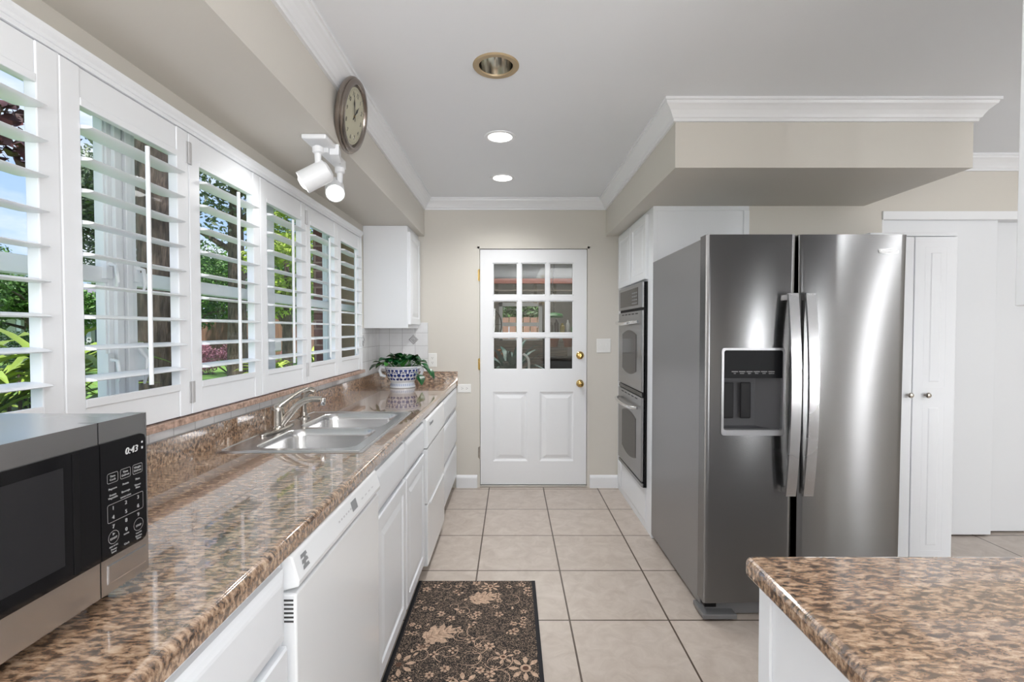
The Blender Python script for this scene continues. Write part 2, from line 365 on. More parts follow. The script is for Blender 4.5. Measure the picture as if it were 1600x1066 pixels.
struct('wall_front', mb, M['wall'])
struct('wall_soffit_left', MB().box(XL, -.733, YN, YB, ZS, ZC), M['wall'])
struct('wall_soffit_right', MB().box(.792, 2.233, 2.35, YB, ZS, ZC), M['wall'])

def sweep(mb, path, prof, z):
    """profile (out, up) swept along a plan path, room on the right-hand side"""
    P_ = [Vector(p_) for p_ in path]; n = len(P_); k = len(prof); vs = []
    for i in range(n):
        def nr(a, b): d = (b - a).normalized(); return Vector((d.y, -d.x))
        if i == 0: m_ = nr(P_[0], P_[1])
        elif i == n - 1: m_ = nr(P_[-2], P_[-1])
        else:
            a = nr(P_[i - 1], P_[i]); b = nr(P_[i], P_[i + 1]); m_ = (a + b) / (1 + a.dot(b))
        for o_, u_ in prof: vs.append((P_[i].x + m_.x * o_, P_[i].y + m_.y * o_, z + u_))
    fs = [(i * k + j, i * k + (j + 1) % k, (i + 1) * k + (j + 1) % k, (i + 1) * k + j) for i in range(n - 1) for j in range(k)]
    fs += [tuple(range(k)), tuple((n - 1) * k + j for j in range(k))]
    return mb.add(vs, fs)
crown = [(0, 0), (0, -.092), (.013, -.092), (.015, -.080), (.021, -.076), (.026, -.064), (.036, -.048), (.050, -.034), (.060, -.026), (.063, -.014), (.070, -.012), (.070, 0)]
struct('trim_crown', sweep(MB(), [(-.733, YN), (-.733, YB), (.792, YB), (.792, 2.35), (2.233, 2.35), (2.233, YC), (XR, YC)], crown, ZC), M['trim'])
base = [(0, 0), (.016, 0), (.016, .085), (.012, .098), (.006, .106), (0, .108)]
struct('baseboard_back_left', sweep(MB(), [(-.47, YB), (-.292, YB)], base, 0), M['trim'])
struct('baseboard_back_right', sweep(MB(), [(.662, YB), (.90, YB)], base, 0), M['trim'])
struct('baseboard_closet', sweep(MB(), [(1.51, YC), (2.34, YC)], base, 0), M['trim'])
# closet: header trim and sliding doors
struct('trim_closet', MB().box(2.348, 4.16, YC - .012, YC + .12, 2.038, 2.09).box(2.35, 2.362, YC, YC + .12, 0, 2.04), M['trim'], bevel=.002)
struct('door_closet', MB().box(2.352, 3.105, YC + .02, YC + .052, .012, 2.045), M['cab'], bevel=.002)
struct('door_closet_rear', MB().box(3.02, 3.9, YC + .075, YC + .107, .012, 2.045), M['cab'], bevel=.002)
# ---- back door
dr = bpy.data.objects.new('door_back', None); COL.objects.link(dr); dr.location = (.184, YB + .03, 0); dr['kind'] = 'structure'
DX0, DX1, DZ0, DZ1, DY = -.266, .634, .022, 2.018, YB + .012
px = [(-.160, .051), (.079, .290), (.317, .523)]; pz = [(1.0, 1.277), (1.31, 1.587), (1.630, 1.906)]
mb = MB()
mb.box(DX0, px[0][0], DY, DY + .044, DZ0, DZ1); mb.box(px[2][1], DX1, DY, DY + .044, DZ0, DZ1)
mb.box(px[0][0], px[2][1], DY, DY + .044, 1.906, DZ1)
mb.box(px[0][0], px[2][1], DY + .012, DY + .044, DZ0, 1.0)
for a, b in ((px[0][1], px[1][0]), (px[1][1], px[2][0])): mb.box(a, b, DY, DY + .044, 1.0, 1.906)
for a, b in ((pz[0][1], pz[1][0]), (pz[1][1], pz[2][0])): mb.box(px[0][0], px[2][1], DY + .001, DY + .043, a, b)
# lower field with two raised panels
PX = [(-.158, .135), (.237, .532)]; PZ = (.222, .814)
o0 = (0, DY + .012, 0)
mb.box(px[0][0], px[2][1], DY, DY + .012, DZ0, PZ[0]); mb.box(px[0][0], px[2][1], DY, DY + .012, PZ[1], 1.0)
mb.box(PX[0][1], PX[1][0], DY, DY + .012, PZ[0], PZ[1]); mb.box(px[0][0], PX[0][0], DY, DY + .012, PZ[0], PZ[1])
for a, b in PX: mb.rings((a, DY + .0125, PZ[0]), *FNY, b - a, PZ[1] - PZ[0], [(0, 0), (.0, .0115), (.016, .002), (.028, .002), (.055, .010)])
slab = mb.build('door_slab', M['trim'], dr)
mb = MB()
for a, b in px:
    for c, d in pz:       # glazing beads
        mb.rings((a, DY + .012, c), *FNY, b - a, d - c, [(0, 0), (0, .011), (.010, .0)]) if False else None
        for q in (mb.box(a, a + .009, DY + .006, DY + .02, c, d), mb.box(b - .009, b, DY + .006, DY + .02, c, d), mb.box(a, b, DY + .006, DY + .02, c, c + .009), mb.box(a, b, DY + .006, DY + .02, d - .009, d)): pass
mb.build('glazing_bead', M['trim'], dr, bevel=.002)
for a, b in px:
    for c, d in pz: MB().box(a, b, DY + .020, DY + .024, c, d).build('pane', M['glassd'], dr)
def knob(mb, y, x, z, r):
    mb.lathe((x, y, z), [(0, 0), (r * 1.15, 0), (r * 1.15, .004), (r * .75, .008), (r * .4, .012), (r * .38, .026), (r * .75, .032), (r, .044), (r * .98, .054), (r * .7, .062), (r * .3, .064), (0, .064)], 24, axis=(0, -1, 0))
mb = MB(); knob(mb, DY, .578, .886, .027); mb.build('door_knob', M['brass'], dr)['label'] = 'brass knob'
mb = MB(); mb.lathe((.578, DY, 1.124), [(0, 0), (.033, 0), (.033, .006), (.027, .012), (.012, .014), (.012, .018), (0, .018)], 24, axis=(0, -1, 0)); mb.box(.574, .582, DY - .032, DY - .014, 1.108, 1.140)
mb.build('deadbolt', M['brass'], dr)['label'] = 'brass deadbolt'
for z in (1.80, 1.05, .30):
    MB().tube([(-.272, YB - .004, z - .05), (-.272, YB - .004, z + .05)], .0065, 10).box(-.284, -.268, YB - .002, YB + .002, z - .045, z + .045).build('door_hinge', M['brass'] if z > .5 else M['nickel'], dr)
mb = MB(); mb.box(-.288, -.270, YB - .001, YB + .12, 0, 2.04); mb.box(.638, .656, YB - .001, YB + .12, 0, 2.04); mb.box(-.288, .656, YB - .001, YB + .12, 2.022, 2.04)
struct('trim_door', mb, M['wall'])
struct('trim_threshold', MB().box(-.27, .638, YB - .004, YB + .12, 0, .018), pbr('aluminium_threshold', (.5, .48, .45), .35, .8), bevel=.003)

# ---- windows behind the shutters
WIN = [(.12, .66), (.72, 1.422), (1.53, 2.27), (2.42, 3.125), (3.165, 3.86)]
FXg = XL - .09
mb = MB()
mb.box(XL - .14, XL - .0005, WY0, WY1, WZ0 - .012, WZ0 + .02); mb.box(XL - .14, XL - .013, WY1, 3.86, WZ0 - .012, WZ0 + .02)
for a, b in ((.66, .72), (1.422, 1.53), (2.27, 2.42), (3.125, 3.165)):
    mb.box(FXg - .016, FXg + .022, a, b, WZ0, WZ1)
mb.box(FXg + .022, FXg + .034, 1.437, 1.462, WZ0, WZ1); mb.box(FXg + .022, FXg + .034, 1.478, 1.50, WZ0, WZ1)
struct('trim_window', mb, M['trim'], bevel=.002)
for i, (a, b) in enumerate(WIN):
    wr = bpy.data.objects.new('window_%d' % (i + 1), None); COL.objects.link(wr); wr.location = (FXg, (a + b) / 2, WZ0); wr['kind'] = 'structure'
    mb = MB(); z0, z1 = WZ0 + .02, WZ1
    fa = .006
    mb.box(FXg - .012, FXg + .016, a, a + fa, z0, z1); mb.box(FXg - .012, FXg + .016, b - fa, b, z0, z1)
    mb.box(FXg - .022, FXg + .022, a, b, z0, z0 + .045); mb.box(FXg - .022, FXg + .022, a, b, z1 - .05, z1); mb.box(FXg - .022, FXg + .022, a, b, 1.478, 1.523)
    mb.build('window_frame', M['trim'], wr, bevel=.002)
    MB().box(FXg - .003, FXg + .001, a + fa, b - fa, z0 + .045, 1.478).build('pane', M['glass'], wr)
    MB().box(FXg - .003, FXg + .001, a + fa, b - fa, 1.523, z1 - .05).build('pane', M['glass'], wr)
    if i in (1, 2):
        y_ = 1.41 if i == 1 else 1.515
        for z in ((1.24, 1.52) if i == 1 else (1.52,)):
            MB().box(FXg + .020, FXg + .036, y_ - .011, y_ + .011, z - .03, z + .03).tube([(FXg + .036, y_, z + .012), (FXg + .055, y_, z + .008), (FXg + .06, y_, z - .04), (FXg + .05, y_ + .006, z - .055)], [.007, .006, .005, .004], 8).build('latch', M['trim'], wr)
    if i == 2:
        MB().prism([(0, 0), (.05, .0), (.075, .03), (.075, .09), (.05, .12), (0, .12)], (FXg + .023, 1.49, 1.18), (0, 1, 0), UZ, UX, .008).tube([(FXg + .035, 1.52, 1.28), (FXg + .055, 1.525, 1.25), (FXg + .055, 1.52, 1.20), (FXg + .04, 1.53, 1.17)], [.008, .007, .006, .004], 8).build('crank', M['trim'], wr)

# ---- shutters
SX = -1.08; ST = .030
mb = MB()
mb.box(SX - .034, SX + .002, WY0, 3.475, 2.0, 2.035)
sweep(mb, [(SX - .034, WY0), (SX - .034, 3.475)], [(0, 0), (.04, 0), (.043, .008), (.052, .016), (.055, .026), (.0, .026)], 2.012)
mb.box(SX - .034, SX + .002, 3.459, 3.475, 1.053, 2.0)
mb.box(SX - .034, SX - .002, 1.158, 1.166, 1.053, 2.0)
struct('trim_shutter_frame', mb, M['shut'], bevel=.0015)
LZ = [1.216 + .0797 * k for k in range(9)]
BD = [.245, .705, 1.162, 1.622, 2.080, 2.540, 3.002, 3.459]
SL = ['plantation shutter panel nearest the camera, over the microwave', 'plantation shutter panel left of the microwave, red leaves and white house seen through it', 'plantation shutter panel with the thick tree trunk seen through it', 'plantation shutter panel with pink shrubs seen through it', 'plantation shutter panel directly behind the kitchen faucet',
      'plantation shutter panel with the dark red brick corner seen through it', 'plantation shutter panel nearest the wall cabinet, brown wall seen through it']
for i in range(7):
    a, b = BD[i] + .002, BD[i + 1] - .002
    t_ = thing('shutter_panel', 'white ' + SL[i], 'shutter', (SX, (a + b) / 2, 1.056), 'plantation shutter panels along the counter')
    mb = MB(); sw = .054
    mb.box(SX - ST, SX, a, a + sw, 1.056, 1.998); mb.box(SX - ST, SX, b - sw, b, 1.056, 1.998)
    mb.box(SX - ST + .004, SX - .003, a + sw, b - sw, 1.056, 1.160); mb.box(SX - ST + .004, SX - .003, a + sw, b - sw, 1.905, 1.998)
    mb.build('shutter_frame', M['shut'], t_, bevel=.0025)
    MB().box(SX - .006, SX + .001, a + sw, b - sw, 1.140, 1.163).build('rail_bead', M['shut'], t_, bevel=.002)
    MB().box(SX - .006, SX + .001, a + sw, b - sw, 1.902, 1.922).build('rail_bead', M['shut'], t_, bevel=.002)
    mb = MB(); n = 14; tilt = R(4)
    for z in LZ:
        vs = []
        for y in (a + sw + .002, b - sw - .002):
            for k in range(n):
                th = 2 * PI * k / n; cx_ = math.cos(th) * .0435; cz_ = math.sin(th) * .0055 * (1 + .0 * math.cos(th))
                vs.append((SX - ST / 2 + cx_ * math.cos(tilt) - cz_ * math.sin(tilt), y, z - .002 + cx_ * math.sin(tilt) * -1 + cz_ * math.cos(tilt)))
        mb.add(vs, [(k, (k + 1) % n, n + (k + 1) % n, n + k) for k in range(n)] + [tuple(range(n)), tuple(range(n, 2 * n))], 0, True)
    mb.build('louvers', M['shut'], t_)
    c_ = (a + b) / 2
    MB().tube([(SX + .036, c_, LZ[0] - .035), (SX + .036, c_, LZ[-1] + .012)], .0062, 10).build('tilt_rod', M['shut'], t_)
    if i in (2, 3, 4, 5):
        s_ = b if i in (2, 4) else a; d_ = -1 if i in (2, 4) else 1
        for z in (1.13, 1.93):
            mb = MB(); mb.box(SX - .001, SX + .003, min(s_, s_ + d_ * .011), max(s_, s_ + d_ * .011), z - .036, z + .036); mb.tube([(SX + .004, s_ + d_ * .001, z - .036), (SX + .004, s_ + d_ * .001, z + .036)], .0035, 8)
            mb.build('hinge', M['hinge'], t_)

# ---- sill and wall tiles
tag(MB().box(XL, -1.066, WY0, 3.50, 1.030, 1.052).build('window_sill', M['sill'], bevel=.002), 'narrow pinkish stone ledge under the white shutters', 'window sill')
struct('wall_tile_left', MB().box(XL, XL + .008, YN, 3.475, .99, 1.030).box(XL, XL + .008, 3.475, YB, .99, 1.352), M['wtile_x'])
struct('wall_tile_back', MB().box(XL + .008, -.705, YB - .008, YB, .99, 1.400), M['wtile_y'], bevel=.002)
DT = pbr('grey_relief_tile', srgb(176, 176, 178), .3)
def diamond(o, U, V, N, r_, label):
    mb = MB(); U, V, N, o = map(Vector, (U, V, N, o))
    vs = []
    for q, h in ((1, 0), (1, .004), (.72, .006), (.62, .002), (.42, .002), (.3, .007)):
        for dx, dy in ((1, 0), (0, 1), (-1, 0), (0, -1)): vs.append(o + U * dx * q * r_ + V * dy * q * r_ + N * h)
    fs = [(j * 4 + k, j * 4 + (k + 1) % 4, j * 4 + 4 + (k + 1) % 4, j * 4 + 4 + k) for j in range(5) for k in range(4)] + [(20, 21, 22, 23), (3, 2, 1, 0)]
    mb.add(vs, fs); tag(mb.build('accent_tile', DT), label, 'tile', 'diamond accent tiles in the tiled corner')
diamond((-.826, YB - .008, 1.258), *FNY, .042, 'small grey diamond relief tile on the back wall below the wall cabinet')
diamond((XL + .008, 3.60, 1.258), *FX, .042, 'small dark diamond relief tile beside the last window shutter')

# ============================================================ LEFT COUNTER RUN
CZ = .908; CT = .040; CXF = -.462
SK = (-1.045, -.525, 1.68, 2.51)
def counter(mb, x0, x1, y0, y1, front, holes=None):
    """slab with a rounded nose on the given side"""
    z1, z0 = CZ, CZ - CT
    if holes:
        hx0, hx1, hy0, hy1 = holes
        mb.box(x0, x1 - .02, y0, hy0, z0, z1); mb.box(x0, x1 - .02, hy1, y1, z0, z1); mb.box(x0, hx0, hy0, hy1, z0, z1); mb.box(hx1, x1 - .02, hy0, hy1, z0, z1)
mb = MB(); counter(mb, XL + .02, CXF, -1.2, YB - .02, 'x', (SK[0] + .02, SK[1] - .02, SK[2] + .02, SK[3] - .02))
nose = [(-.02, 0), (-.02, -CT), (-.004, -CT), (0, -CT + .004), (0, -.012), (-.0015, -.006), (-.005, -.002), (-.011, 0)]
vs = [(CXF + q, y, CZ + r_) for y in (-1.2, YB - .0195) for q, r_ in nose]; k = len(nose)
mb.add(vs, [(j, (j + 1) % k, k + (j + 1) % k, k + j) for j in range(k)] + [tuple(range(k)), tuple(range(k, 2 * k))], 0, True)
tag(mb.build('countertop', M['granite']), 'long brown speckled countertop under the shuttered windows', 'countertop')
tag(MB().box(XL + .001, XL + .02, -1.2, YB - .001, CZ - CT, .99).build('backsplash', M['granite'], bevel=.002), 'low brown speckled backsplash strip running along the window wall', 'backsplash')
tag(MB().box(XL + .02, -.455, YB - .019, YB - .001, CZ - CT, .99).build('backsplash', M['granite'], bevel=.002), 'short brown speckled backsplash strip on the back wall behind the potted plant', 'backsplash')

# ---- cabinets
CX = -.482                      # face of the cabinet boxes
raised = lambda t_: [(0, 0), (0, t_ - .004), (.004, t_), (.048, t_), (.054, t_ - .006), (.066, t_ - .006), (.092, t_ - .001)]
drawer = lambda t_: [(0, 0), (0, t_ - .008), (.010, t_ - .004), (.020, t_ - .001), (.026, t_)]
def front(name, t_, o, FR, w_, h_, prof): return MB().rings(o, *FR, w_, h_, prof).build(name, M['cab'], t_)
def base_cab(label, y0, y1, fronts):
    t_ = thing('base_cabinet', label, 'cabinet', (-.79, (y0 + y1) / 2, 0), None)
    mb = MB().box(XL + .03, CX - .06, y0, y1, 0, .09); zt = CZ - CT - .001
    mb.box(XL + .03, CX, y0, y0 + .018, .09, zt).box(XL + .03, CX, y1 - .018, y1, .09, zt).box(XL + .03, CX, y0 + .018, y1 - .018, .09, .108).box(XL + .03, XL + .04, y0 + .018, y1 - .018, .108, zt)
    mb.box(CX - .018, CX, y0 + .018, y1 - .018, .108, .672).box(CX - .018, CX, y0 + .018, y1 - .018, .694, zt)
    mb.build('cabinet_body', M['cab'], t_)
    for nm, a, b, z0, z1 in fronts: front(nm, t_, (CX, a, z0), FX, b - a, z1 - z0, (raised if nm == 'door' else drawer)(.020))
    return t_
base_cab('white base cabinet below the microwave, nearest the camera', .06, .993, [('drawer', .54, .980, .70, .850), ('drawer', .075, .525, .70, .850), ('door', .54, .980, .12, .686), ('door', .075, .525, .12, .686)])
base_cab('white double-door base cabinet under the sink', 1.628, 2.555, [('drawer_front', 1.640, 2.085, .70, .850), ('drawer_front', 2.10, 2.543, .70, .850), ('door', 1.640, 2.085, .10, .686), ('door', 2.10, 2.543, .10, .686)])
base_cab('white three-drawer base cabinet against the back wall', 3.20, YB - .001, [('drawer', 3.215, 4.04, .69, .855), ('drawer', 3.215, 4.04, .395, .665), ('drawer', 3.215, 4.04, .10, .370)])
def dishwasher(label, y0, y1, near):
    t_ = thing('dishwasher', label, 'dishwasher', (-.79, (y0 + y1) / 2, 0))
    fx = -.448
    MB().box(XL + .03, CX - .01, y0 + .004, y1 - .004, .09, CZ - CT - .002).box(XL + .03, CX - .05, y0 + .01, y1 - .01, 0, .09).build('tub', M['appl'], t_)
    if near:
        MB().box(CX - .01, fx - .004, y0, y1, .10, .785).build('door', M['appl'], t_, bevel=.004)
        mb = MB().prism([(CX - .01, .788), (fx + .001, .80), (fx + .002, .812), (fx - .012, .862), (fx - .018, .866), (CX - .01, .866)], (0, y0, 0), UX, UZ, (0, 1, 0), y1 - y0)
    else:
        MB().box(CX - .01, fx - .002, y0, y1, .405, .700).build('door', M['appl'], t_, bevel=.004)
        MB().box(CX - .01, fx - .002, y0, y1, .065, .398).build('access_panel', M['appl'], t_, bevel=.004)
        mb = MB().prism([(CX - .01, .704), (fx - .004, .704), (fx + .003, .722), (fx - .004, .852), (fx - .010, .862), (CX - .01, .862)], (0, y0, 0), UX, UZ, (0, 1, 0), y1 - y0)
    cp = mb.build('control_panel', M['appl'], t_, bevel=.003)
    d = Vector((-.014, 0, .050)).normalized() if near else Vector((-.007, 0, .13)).normalized(); U = Vector((0, 1, 0)); N = U.cross(d)
    o = Vector((fx + .002, y0, .812)) if near else Vector((fx + .003, y0, .722))
    mb = MB(); L = y1 - y0
    if near:
        c = o + U * .045 + d * .026 + N * .0006     # slanted block logo
        for q in range(3):
            v0 = -.016 + q * .012
            mb.poly([c + U * x + d * y for x, y in ((-.016, v0), (.016, v0), (.013, v0 + .008), (-.013, v0 + .008))])
        mb.poly([c + U * x + d * y + N * .0002 for x, y in ((-.014, -.016), (-.004, -.016), (.014, .016), (.004, .016))])
        c = o + U * (L * .60) + d * .026 + N * .0006
        mb.poly([c + U * x + d * y for x, y in ((-.022, -.014), (.022, -.014), (.022, .014), (-.022, .014))])
        mb.build('display', M['gprint'], cp)
        mb = MB()
        for q in range(6): mb.poly([o + U * (L * .40 + q * .018) + d * .022 + N * .0006 + U * x + d * y for x, y in ((0, 0), (.010, 0), (.010, .005), (0, .005))])
        for q in range(4): mb.poly([o + U * (L * .70 + q * .034) + d * .018 + N * .0006 + U * x + d * y for x, y in ((0, 0), (.016, 0), (.016, .004), (0, .004))])
        mb.build('button_print', pbr('pale_print', (.5, .5, .52), .5), cp)
        mb = MB()
        for q in range(6): mb.box(CX - .004, fx - .010, y0 - .0006, y0 + .001, .725 + q * .009, .729 + q * .009)
        mb.build('side_vent', M['slot'], t_)
    else:
        mb.text('Kenmore', .030, o + U * .13 + d * .10 + N * .0006, U, d)
        mb.build('logo', M['gprint'], cp)
        MB().box(fx - .002, fx + .006, y0 + .06, y1 - .06, .385, .398).build('pull', M['appl'], t_, bevel=.003)
    return t_
dishwasher('white dishwasher with a small grey display, between the near cabinet and the sink cabinet', .997, 1.622, True)
dishwasher('white appliance with a tilted control strip, between the sink cabinet and the far drawers', 2.560, 3.195, False)

# ---- sink
sk = thing('kitchen_sink', 'stainless steel double-bowl sink set in the long countertop', 'sink', (-.785, 2.095, CZ))
x0, x1, y0, y1 = SK; RZ = CZ + .004
bowls = [(-.945, -.572, 1.730, 2.070), (-.945, -.572, 2.105, 2.455)]
def rrect(a, b, c, d, r_, n=5):
    pts = []
    for cx_, cy_, s_ in ((b - r_, d - r_, 0), (a + r_, d - r_, 90), (a + r_, c + r_, 180), (b - r_, c + r_, 270)):
        for k in range(n + 1): th = R(s_ + 90 * k / n); pts.append((cx_ + r_ * math.cos(th), cy_ + r_ * math.sin(th)))
    return pts
bm = bmesh.new()
def loop(pts, z): return [bm.verts.new((p_[0], p_[1], z)) for p_ in pts]
outer = loop(rrect(x0, x1, y0, y1, .012), RZ)
inner = [loop(rrect(*b_, .06), RZ) for b_ in bowls]
edges = []
for L_ in [outer] + inner:
    for j in range(len(L_)): edges.append(bm.edges.new((L_[j], L_[(j + 1) % len(L_)])))
bmesh.ops.triangle_fill(bm, use_beauty=True, edges=edges)
def skirt(A, pts, z, r_=None):
    B = loop(pts, z)
    for j in range(len(A)): bm.faces.new((A[j], A[(j + 1) % len(A)], B[(j + 1) % len(A)], B[j]))
    return B
sk_o = skirt(outer, rrect(x0 - .003, x1 + .003, y0 - .003, y1 + .003, .012), CZ + .0005)
me = bpy.data.meshes.new('rim'); bmesh.ops.recalc_face_normals(bm, faces=bm.faces); bm.to_mesh(me); bm.free(); me.transform(Matrix.Translation(-sk.location)); me.materials.append(M['sink'])
ro = bpy.data.objects.new('rim', me); COL.objects.link(ro); ro.parent = sk
for b_ in bowls:
    prof = [(0, 0, .06), (.004, -.004, .058), (.010, -.03, .055), (.014, -.145, .052), (.028, -.170, .045), (.06, -.178, .04)]
    vs = []; n_ = 0
    for ins, dz, rr in prof:
        pts = rrect(b_[0] + ins, b_[1] - ins, b_[2] + ins, b_[3] - ins, rr); n_ = len(pts)
        vs += [(p_[0], p_[1], RZ + dz) for p_ in pts]
    fs = [(i * n_ + j, i * n_ + (j + 1) % n_, (i + 1) * n_ + (j + 1) % n_, (i + 1) * n_ + j) for i in range(len(prof) - 1) for j in range(n_)]
    fs.append(tuple((len(prof) - 1) * n_ + j for j in range(n_)))
    mb = MB(); mb.add(vs, fs, 0, True); bo = mb.build('bowl', M['sink'], sk)
    c = ((b_[0] + b_[1]) / 2, (b_[2] + b_[3]) / 2, RZ - .177)
    MB().lathe(c, [(0, -.006), (.02, -.004), (.03, .001), (.045, .003), (.047, 0)], 24).build('drain', M['chrome'], bo)
# raised line around the rim
mb = MB(); a_ = rrect(x0 + .012, x1 - .012, y0 + .012, y1 - .012, .012)
mb.tube([(p_[0], p_[1], RZ) for p_ in a_ + a_[:1]], .0022, 6); mb.build('rim_bead', M['sink'], sk)
# ---- faucet
FT = Vector((-1.000, 2.050, RZ + .0012))
fc = thing('faucet', 'brushed nickel single-lever faucet behind the double sink', 'faucet', FT)
n_ = 28; vs = []
for rr, h in ((1, 0), (1, .006), (.9, .010), (.55, .011)): vs += [(FT.x + math.cos(2 * PI * k / n_) * .032 * rr, FT.y + math.sin(2 * PI * k / n_) * .135 * rr, FT.z + h) for k in range(n_)]
MB().add(vs, [(i * n_ + k, i * n_ + (k + 1) % n_, (i + 1) * n_ + (k + 1) % n_, (i + 1) * n_ + k) for i in range(3) for k in range(n_)] + [tuple(3 * n_ + k for k in range(n_)), tuple(range(n_))], 0, True).build('deck_plate', M['nickel'], fc)
MB().lathe((FT.x, FT.y, FT.z + .008), [(0, 0), (.030, 0), (.030, .006), (.025, .010), (.025, .072), (.026, .079), (.023, .092), (.013, .101), (0, .103)], 24).build('faucet_body', M['nickel'], fc)
sp = [(-.985, 2.050, .935), (-.962, 2.055, .968), (-.938, 2.062, .999), (-.916, 2.065, 1.020), (-.893, 2.068, 1.034), (-.862, 2.072, 1.041), (-.822, 2.076, 1.040)]
MB().tube(sp, [.014, .0165, .016, .0145, .0135, .0125, .012], 14).build('spout', M['nickel'], fc)
MB().lathe((-.819, 2.077, 1.043), [(0, 0), (.013, 0), (.0135, -.010), (.012, -.026), (.009, -.030), (0, -.030)], 18).build('aerator', M['chrome'], fc)
hp = [(-1.0, 2.050, 1.000), (-.988, 2.054, 1.020), (-.966, 2.064, 1.037), (-.946, 2.078, 1.054), (-.924, 2.096, 1.071), (-.898, 2.112, 1.084)]
MB().tube(hp, [.023, .019, .014, .011, .010, .007], 14, flat=.8).build('lever', M['nickel'], fc)
sr = thing('side_sprayer', 'brushed nickel side sprayer behind the far sink bowl', 'sprayer', (-1.010, 2.33, RZ))
MB().lathe((-1.010, 2.33, RZ), [(0, 0), (.029, 0), (.029, .005), (.022, .009), (.017, .013), (.016, .03), (0, .03)], 20).build('sprayer_base', M['nickel'], sr)
MB().tube([(-1.010, 2.33, RZ + .028), (-1.010, 2.33, RZ + .09), (-1.007, 2.33, RZ + .108), (-.995, 2.33, RZ + .128), (-.972, 2.33, RZ + .135), (-.955, 2.33, RZ + .127)], [.013, .014, .017, .018, .017, .013], 14).build('spray_head', M['nickel'], sr)

# ---- microwave
mw = thing('microwave', 'stainless countertop microwave with a black glass front, under the near shutters', 'microwave', (-.84, .56, CZ))
FM = -.626; my0, my1, mz0, mz1 = .300, .821, .930, 1.199
MB().box(-1.030, FM - .03, my0 + .003, my1 - .003, mz0 + .004, mz1 - .001).build('case', M['steel'], mw, bevel=.004)
cy = .7245                      # split between door and control side
def mwfront(name, a, b, z0, z1, c_):
    mb = MB().rings((FM - .031, a, z0), *FX, b - a, z1 - z0, [(0, 0), (0, .031)])
    return mb.build(name, M['steel'], mw)
dp = mwfront('door', my0, cy - .001, mz0, mz1, 0)
cp = mwfront('control_housing', cy + .001, my1, mz0, mz1, 0)
mb = MB(); mb.box(FM - .001, FM + .0022, my0 + .02, cy - .001, .986, 1.166); mb.build('door_glass', M['black'], dp)
mb = MB(); mb.box(FM, FM + .0028, my0 + .045, cy - .06, 1.010, 1.148); mb.build('viewing_window', M['mwglass'], dp)
mb = MB(); mb.box(FM, FM + .0032, cy - .046, cy - .036, .990, 1.163); mb.build('handle_groove', M['blackm'], dp)
pts = [(0, 0), (.080, 0), (.087, .003), (.090, .010), (.090, .170), (.087, .177), (.080, .180), (0, .180)]
mb = MB().prism(pts, (FM - .001, cy + .001, .986), (0, 1, 0), UZ, UX, .0032); mb.build('control_panel', M['black'], cp)
MB().rings((FM - .002, cy + .012, .944), *FX, .078, .030, [(0, 0), (0, .0026), (.002, .0034), (.004, .0034)]).build('open_button', M['steel'], cp)
TX = FM + .0028
mb = MB()
mb.text('0:43', .0155, (TX, cy + .060, 1.143), *FX[:2], shear=.2); mb.box(TX, TX + .0004, cy + .081, cy + .084, 1.150, 1.153).box(TX, TX + .0004, cy + .081, cy + .084, 1.140, 1.144)
mb.build('clock_digits', M['wprint'], cp)
mb = MB()
def frame(mb, a, b, c, d, th, rr=.003):
    o_ = rrect(a, b, c, d, rr, 3); i_ = rrect(a + th, b - th, c + th, d - th, max(rr - th, .0004), 3); n_ = len(o_)
    mb.add([(TX, p_[0], p_[1]) for p_ in o_ + i_], [(j, (j + 1) % n_, n_ + (j + 1) % n_, n_ + j) for j in range(n_)])
cols = [cy + .022, cy + .047, cy + .072]
for cx_, s1, s2 in zip(cols, ('Time', 'Time', 'Weight'), ('Cook', 'Defrost', 'Defrost')):
    frame(mb, cx_ - .0105, cx_ + .0105, 1.101, 1.117, .0008)
    mb.text(s1, .0048, (TX, cx_, 1.1115), *FX[:2]); mb.text(s2, .0048, (TX, cx_, 1.1063), *FX[:2])
for j, row in enumerate((('Popcorn', 'Potato', 'Pizza'), ('Frozen\nVegetable', 'Beverage', 'Dinner\nPlate'))):
    for cx_, s1 in zip(cols, row): mb.text(s1, .0045, (TX, cx_, 1.092 - j * .012), *FX[:2])
mb.text('EXPRESS COOK', .003, (TX, cols[1], 1.0715), *FX[:2])
for j, row in enumerate(('123', '456', '789')):
    for cx_, s1 in zip(cols, row): mb.text(s1, .0085, (TX, cx_, 1.061 - j * .0145), *FX[:2])
mb.text('0', .0085, (TX, cols[1], 1.0175), *FX[:2]); mb.text('POWER', .003, (TX, cols[1], 1.0105), *FX[:2])
frame(mb, cols[0] - .011, cols[2] + .011, 1.0395, 1.0685, .0008)
for cx_, s1 in ((cols[0], 'START'), (cols[2], 'STOP')):
    frame(mb, cx_ - .0105, cx_ + .0105, 1.005, 1.026, .0008, .0104); mb.text(s1, .0046, (TX, cx_, 1.0135), *FX[:2])
mb.poly([(TX, cols[0] - .002, 1.018), (TX, cols[0] + .003, 1.0205), (TX, cols[0] - .002, 1.023)])
mb.text('ADD 30 SEC', .003, (TX, cols[0], 1.0015), *FX[:2]); mb.text('Clear/Off', .003, (TX, cols[2], 1.0015), *FX[:2])
for cx_, s1 in zip(cols, ('Power\nLevel', 'Clock', 'Kitchen\nTimer')): mb.text(s1, .0042, (TX, cx_, .9945), *FX[:2])
mb.build('keypad', M['print'], cp)
mb = MB()
for x in (-1.0, -.68):
    for y in (.34, .78): mb.lathe((x, y, CZ), [(0, 0), (.014, 0), (.014, .026), (0, .026)], 12)
mb.build('foot', M['blackm'], mw)

